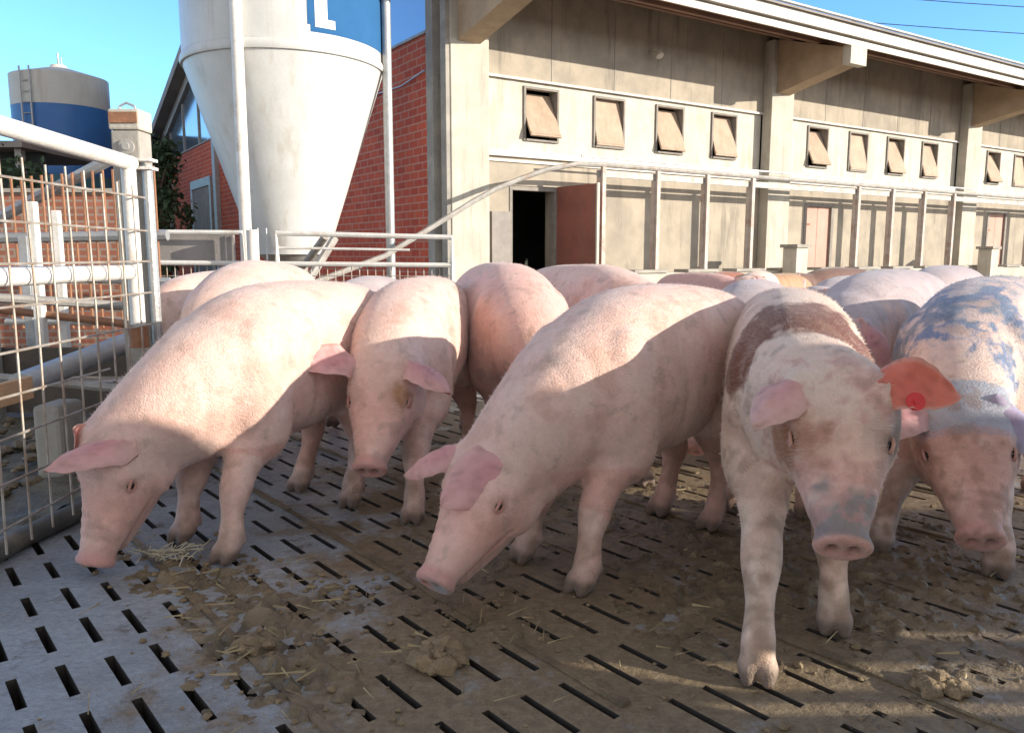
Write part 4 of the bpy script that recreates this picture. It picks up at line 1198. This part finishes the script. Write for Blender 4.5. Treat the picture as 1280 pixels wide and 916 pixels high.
def spots(pts):
    def fn(C, V, xb, yb, zb, U, X, Y, ns, ns2, near):
        for p, r_, c, a in pts:
            w = np.clip(a * np.exp(-((V - np.array(p)) ** 2).sum(1) / r_ ** 2) * (1 + ns2), 0, 1)[:, None]
            C = C * (1 - w) + np.array(c) * w
        return C
    return fn
def grey_back(C, V, xb, yb, zb, U, X, Y, ns, ns2, near):
    w = np.clip(.6 * np.clip((zb - .55 + ns * .2) / .2, 0, 1) * (U < .1), 0, 1)[:, None]
    return C * (1 - w) + np.array((.34, .36, .42)) * w
def solid(c):
    def fn(C, V, xb, yb, zb, U, X, Y, ns, ns2, near):
        w = np.clip(.9 - .8 * (U > .3), 0, 1)[:, None]
        return C * (1 - w) + np.array(c) * w
    return fn

HAIR = 14000
make_pig('leftmost pink pig grazing with its snout to the floor by the wire gate', (-.74, 3.40), (-1.0, 2.77), .90, (-1.245, 2.51, .38), (-1.305, 2.40, .045),
         [(-.93, 2.53), (-1.15, 2.72), (-.64, 3.12), (-.90, 3.33)],
         ears=(dict(tip=(-.92, -.38, -.12), nor=(.05, -.45, .9), len=.235, w=.07), dict(tip=(.1, .45, -.9), nor=(-.8, .5, .2), len=.17, w=.055)), hair=HAIR, seed=1, dirt=.22)
make_pig('pink pig facing the camera beside the leftmost one, one ear sticking out', (-.38, 4.0), (-.47, 3.30), .90, (-.475, 2.98, .52), (-.50, 2.73, .25),
         [(-.37, 2.92), (-.645, 3.12), (-.22, 3.95), (-.48, 3.95)], width=.92,
         ears=(dict(tip=(.75, -.5, -.25), nor=(.25, -.5, .8), len=.20, w=.062), dict(tip=(-.93, -.40, .06), nor=(-.1, -.75, .6), len=.225, w=.068, cup=-.3, droop=.02)), hair=HAIR, seed=2, dirt=.35,
         paint=spots([((-.40, 2.84, .50), .05, (.42, .22, .12), .9)]))
make_pig('pink pig with reddish flank standing just behind the big middle grazing pig', (-.12, 4.45), (.04, 3.80), .96, (.16, 3.48, .50), (.20, 3.3, .2),
         stand((-.12, 4.45), (.04, 3.80)), seed=3, hair=2500, dirt=.3, tint=np.array([1.0, .90, .90]))
make_pig('big pink pig grazing in the middle, a large ear hanging over its eye', (.68, 2.95), (.25, 2.52), .90, (-.055, 2.34, .335), (-.215, 2.13, .09),
         [(.22, 2.29), (.05, 2.54), (.74, 2.84), (.59, 3.02)],
         ears=(dict(tip=(-.86, -.32, -.55), nor=(-.10, -.9, .35), len=.24, w=.088, cup=.25, droop=.10), dict(tip=(-.9, .1, -.32), nor=(-.3, -.5, .7), len=.20, w=.055)), hair=HAIR, seed=4, dirt=.3,
         paint=spots([((.11, 2.30, .72), .03, (.20, .17, .17), .8), ((-.205, 2.12, .09), .035, (.32, .33, .34), 1.1)]))
def ear_tag_fn(o, poll, h, hu, hl, hs):
    c = Vector(poll + h * .02 * hs + hu * .088 * hs + hl * .155 * hs)
    m_ = MB(); n_ = Vector((-.12, -.93, .33)).normalized()
    m_.tube([c + n_ * .016, c + n_ * .019], .022, 18); m_.tube([c - n_ * .012, c + n_ * .023], .006, 8)
    m_.build('ear_tag', mat('red_tag', (.80, .03, .03), None, 5, .4, bmp=0), o)
make_pig('pale pig with brown saddle stripe and grey snout walking towards the camera', (1.03, 3.02), (.85, 2.34), .885, (.82, 1.99, .60), (.745, 1.73, .345),
         [(.865, 2.04), (.585, 1.79), (1.13, 2.98), (.88, 3.05)], width=.95,
         ears=(dict(tip=(.96, -.10, -.14), nor=(-.15, -.80, .55), len=.178, w=.066, cup=-.5, droop=.05, col=(.80, .25, .16)), dict(tip=(-.72, -.55, -.36), nor=(-.3, -.55, .8), len=.175, w=.065)), hair=HAIR, seed=5, dirt=.35, vox=.0085,
         tint=np.array([1.02, 1.08, 1.0]), paint=p5_paint, tagear=ear_tag_fn)
make_pig('pig marked with blue paint stripes at the right edge, facing the camera', (2.14, 3.46), (1.64, 2.88), .915, (1.44, 2.50, .44), (1.355, 2.22, .18),
         [(1.54, 2.42), (1.27, 2.64), (2.22, 3.30), (2.0, 3.50)],
         ears=(dict(tip=(.55, -.45, -.7), nor=(.3, -.75, .45), len=.20, w=.07, col=(.42, .44, .60)), dict(tip=(-.85, -.40, -.20), nor=(-.1, -.5, .85), len=.20, w=.062)), hair=HAIR, seed=6, dirt=.45, tint=np.array([.95, 1.03, 1.06]), paint=p6_paint)
make_pig('greyish pig behind the saddle-striped pig and the blue-painted pig', (2.15, 4.35), (1.66, 3.80), .93, (1.45, 3.5, .62), (1.30, 3.3, .35),
         stand((2.15, 4.35), (1.66, 3.80)), seed=7, hair=3500, dirt=.5, paint=grey_back, vox=.011)
make_pig('pink pig whose rounded back rises right below the open barn door', (.30, 5.35), (.70, 4.75), .94, (.85, 4.4, .5), (.92, 4.2, .2), [(.72, 4.5), (.56, 3.42), (.35, 5.3), (.2, 5.2)], seed=8, hair=2000, dirt=.3, vox=.012)
make_pig('pig with sunlit white rump just right of the gate post', (-1.93, 4.85), (-1.72, 5.4), .90, (-1.6, 5.75, .5), (-1.55, 5.9, .2), stand((-1.95, 4.85), (-1.72, 5.4)), width=.85, seed=9, vox=.012, dirt=.3)
make_pig('pink pig with raised back directly behind the leftmost grazing pig', (-1.27, 4.4), (-1.34, 3.80), .97, (-1.30, 3.5, .48), (-1.27, 3.3, .2), stand((-1.27, 4.4), (-1.34, 3.80)), width=.90, seed=10, hair=2500, vox=.011, dirt=.3)
make_pig('pig glimpsed in the gap between the leftmost pig and its neighbour', (-.86, 5.3), (-.92, 4.6), .87, (-.90, 4.25, .5), (-.9, 4.1, .2), stand((-.86, 5.3), (-.92, 4.6)), seed=11, vox=.012, dirt=.4, paint=grey_back)
make_pig('pig with a red sunlit ear seen under the belly of the middle grazing pig', (1.42, 4.55), (1.13, 3.95), .87, (.90, 3.62, .42), (.80, 3.46, .14), stand((1.42, 4.55), (1.13, 3.95)), seed=12, vox=.011, dirt=.5, paint=grey_back,
         ears=(dict(tip=(.1, -.3, -.9), nor=(.5, -.8, .1), len=.2, w=.06, col=(.6, .12, .09)), dict(tip=(-.6, -.3, -.6), nor=(-.4, -.8, .4), len=.18, w=.05)))
for (lab, hx, hy, sx, sy, bk, tint, pt, sd) in (
    ('bluish pig back rising between the greyish pig and the blue-painted pig', 3.15, 5.7, 2.7, 5.2, .93, None, grey_back, 13),
    ('small bluish-grey pig just right of the saddle-striped pig beyond the front rows', 2.75, 6.4, 2.35, 5.9, .84, None, grey_back, 14),
    ('far mauve-pink pig near the trough, leftmost of the distant ones', 1.9, 9.2, 2.35, 8.8, .80, np.array([.85, .75, .8]), None, 15),
    ('far reddish-brown pig near the trough', 2.75, 9.9, 2.35, 9.4, .80, None, solid((.30, .09, .045)), 16),
    ('far pale pig beside the reddish-brown one near the trough', 2.9, 9.3, 2.6, 8.7, .82, np.array([1.05, 1.1, 1.1]), None, 17),
    ('far tan pig near the trough, under the white pier', 3.5, 9.8, 2.95, 9.4, .78, None, solid((.45, .27, .14)), 18),
    ('far dark brown pig before the nearer pink door', 4.35, 10.2, 3.75, 9.9, .84, None, solid((.14, .07, .05)), 19)):
    hp, sh = (hx, hy), (sx, sy); ff = nrm(np.array(sh) - np.array(hp))
    pp = np.array(sh) + ff * .36; sn = np.array(sh) + ff * .62
    make_pig(lab, hp, sh, bk, (*pp, .66), (*sn, .45), stand(hp, sh), vox=.018, seed=sd, tint=tint, paint=pt, dirt=.2)
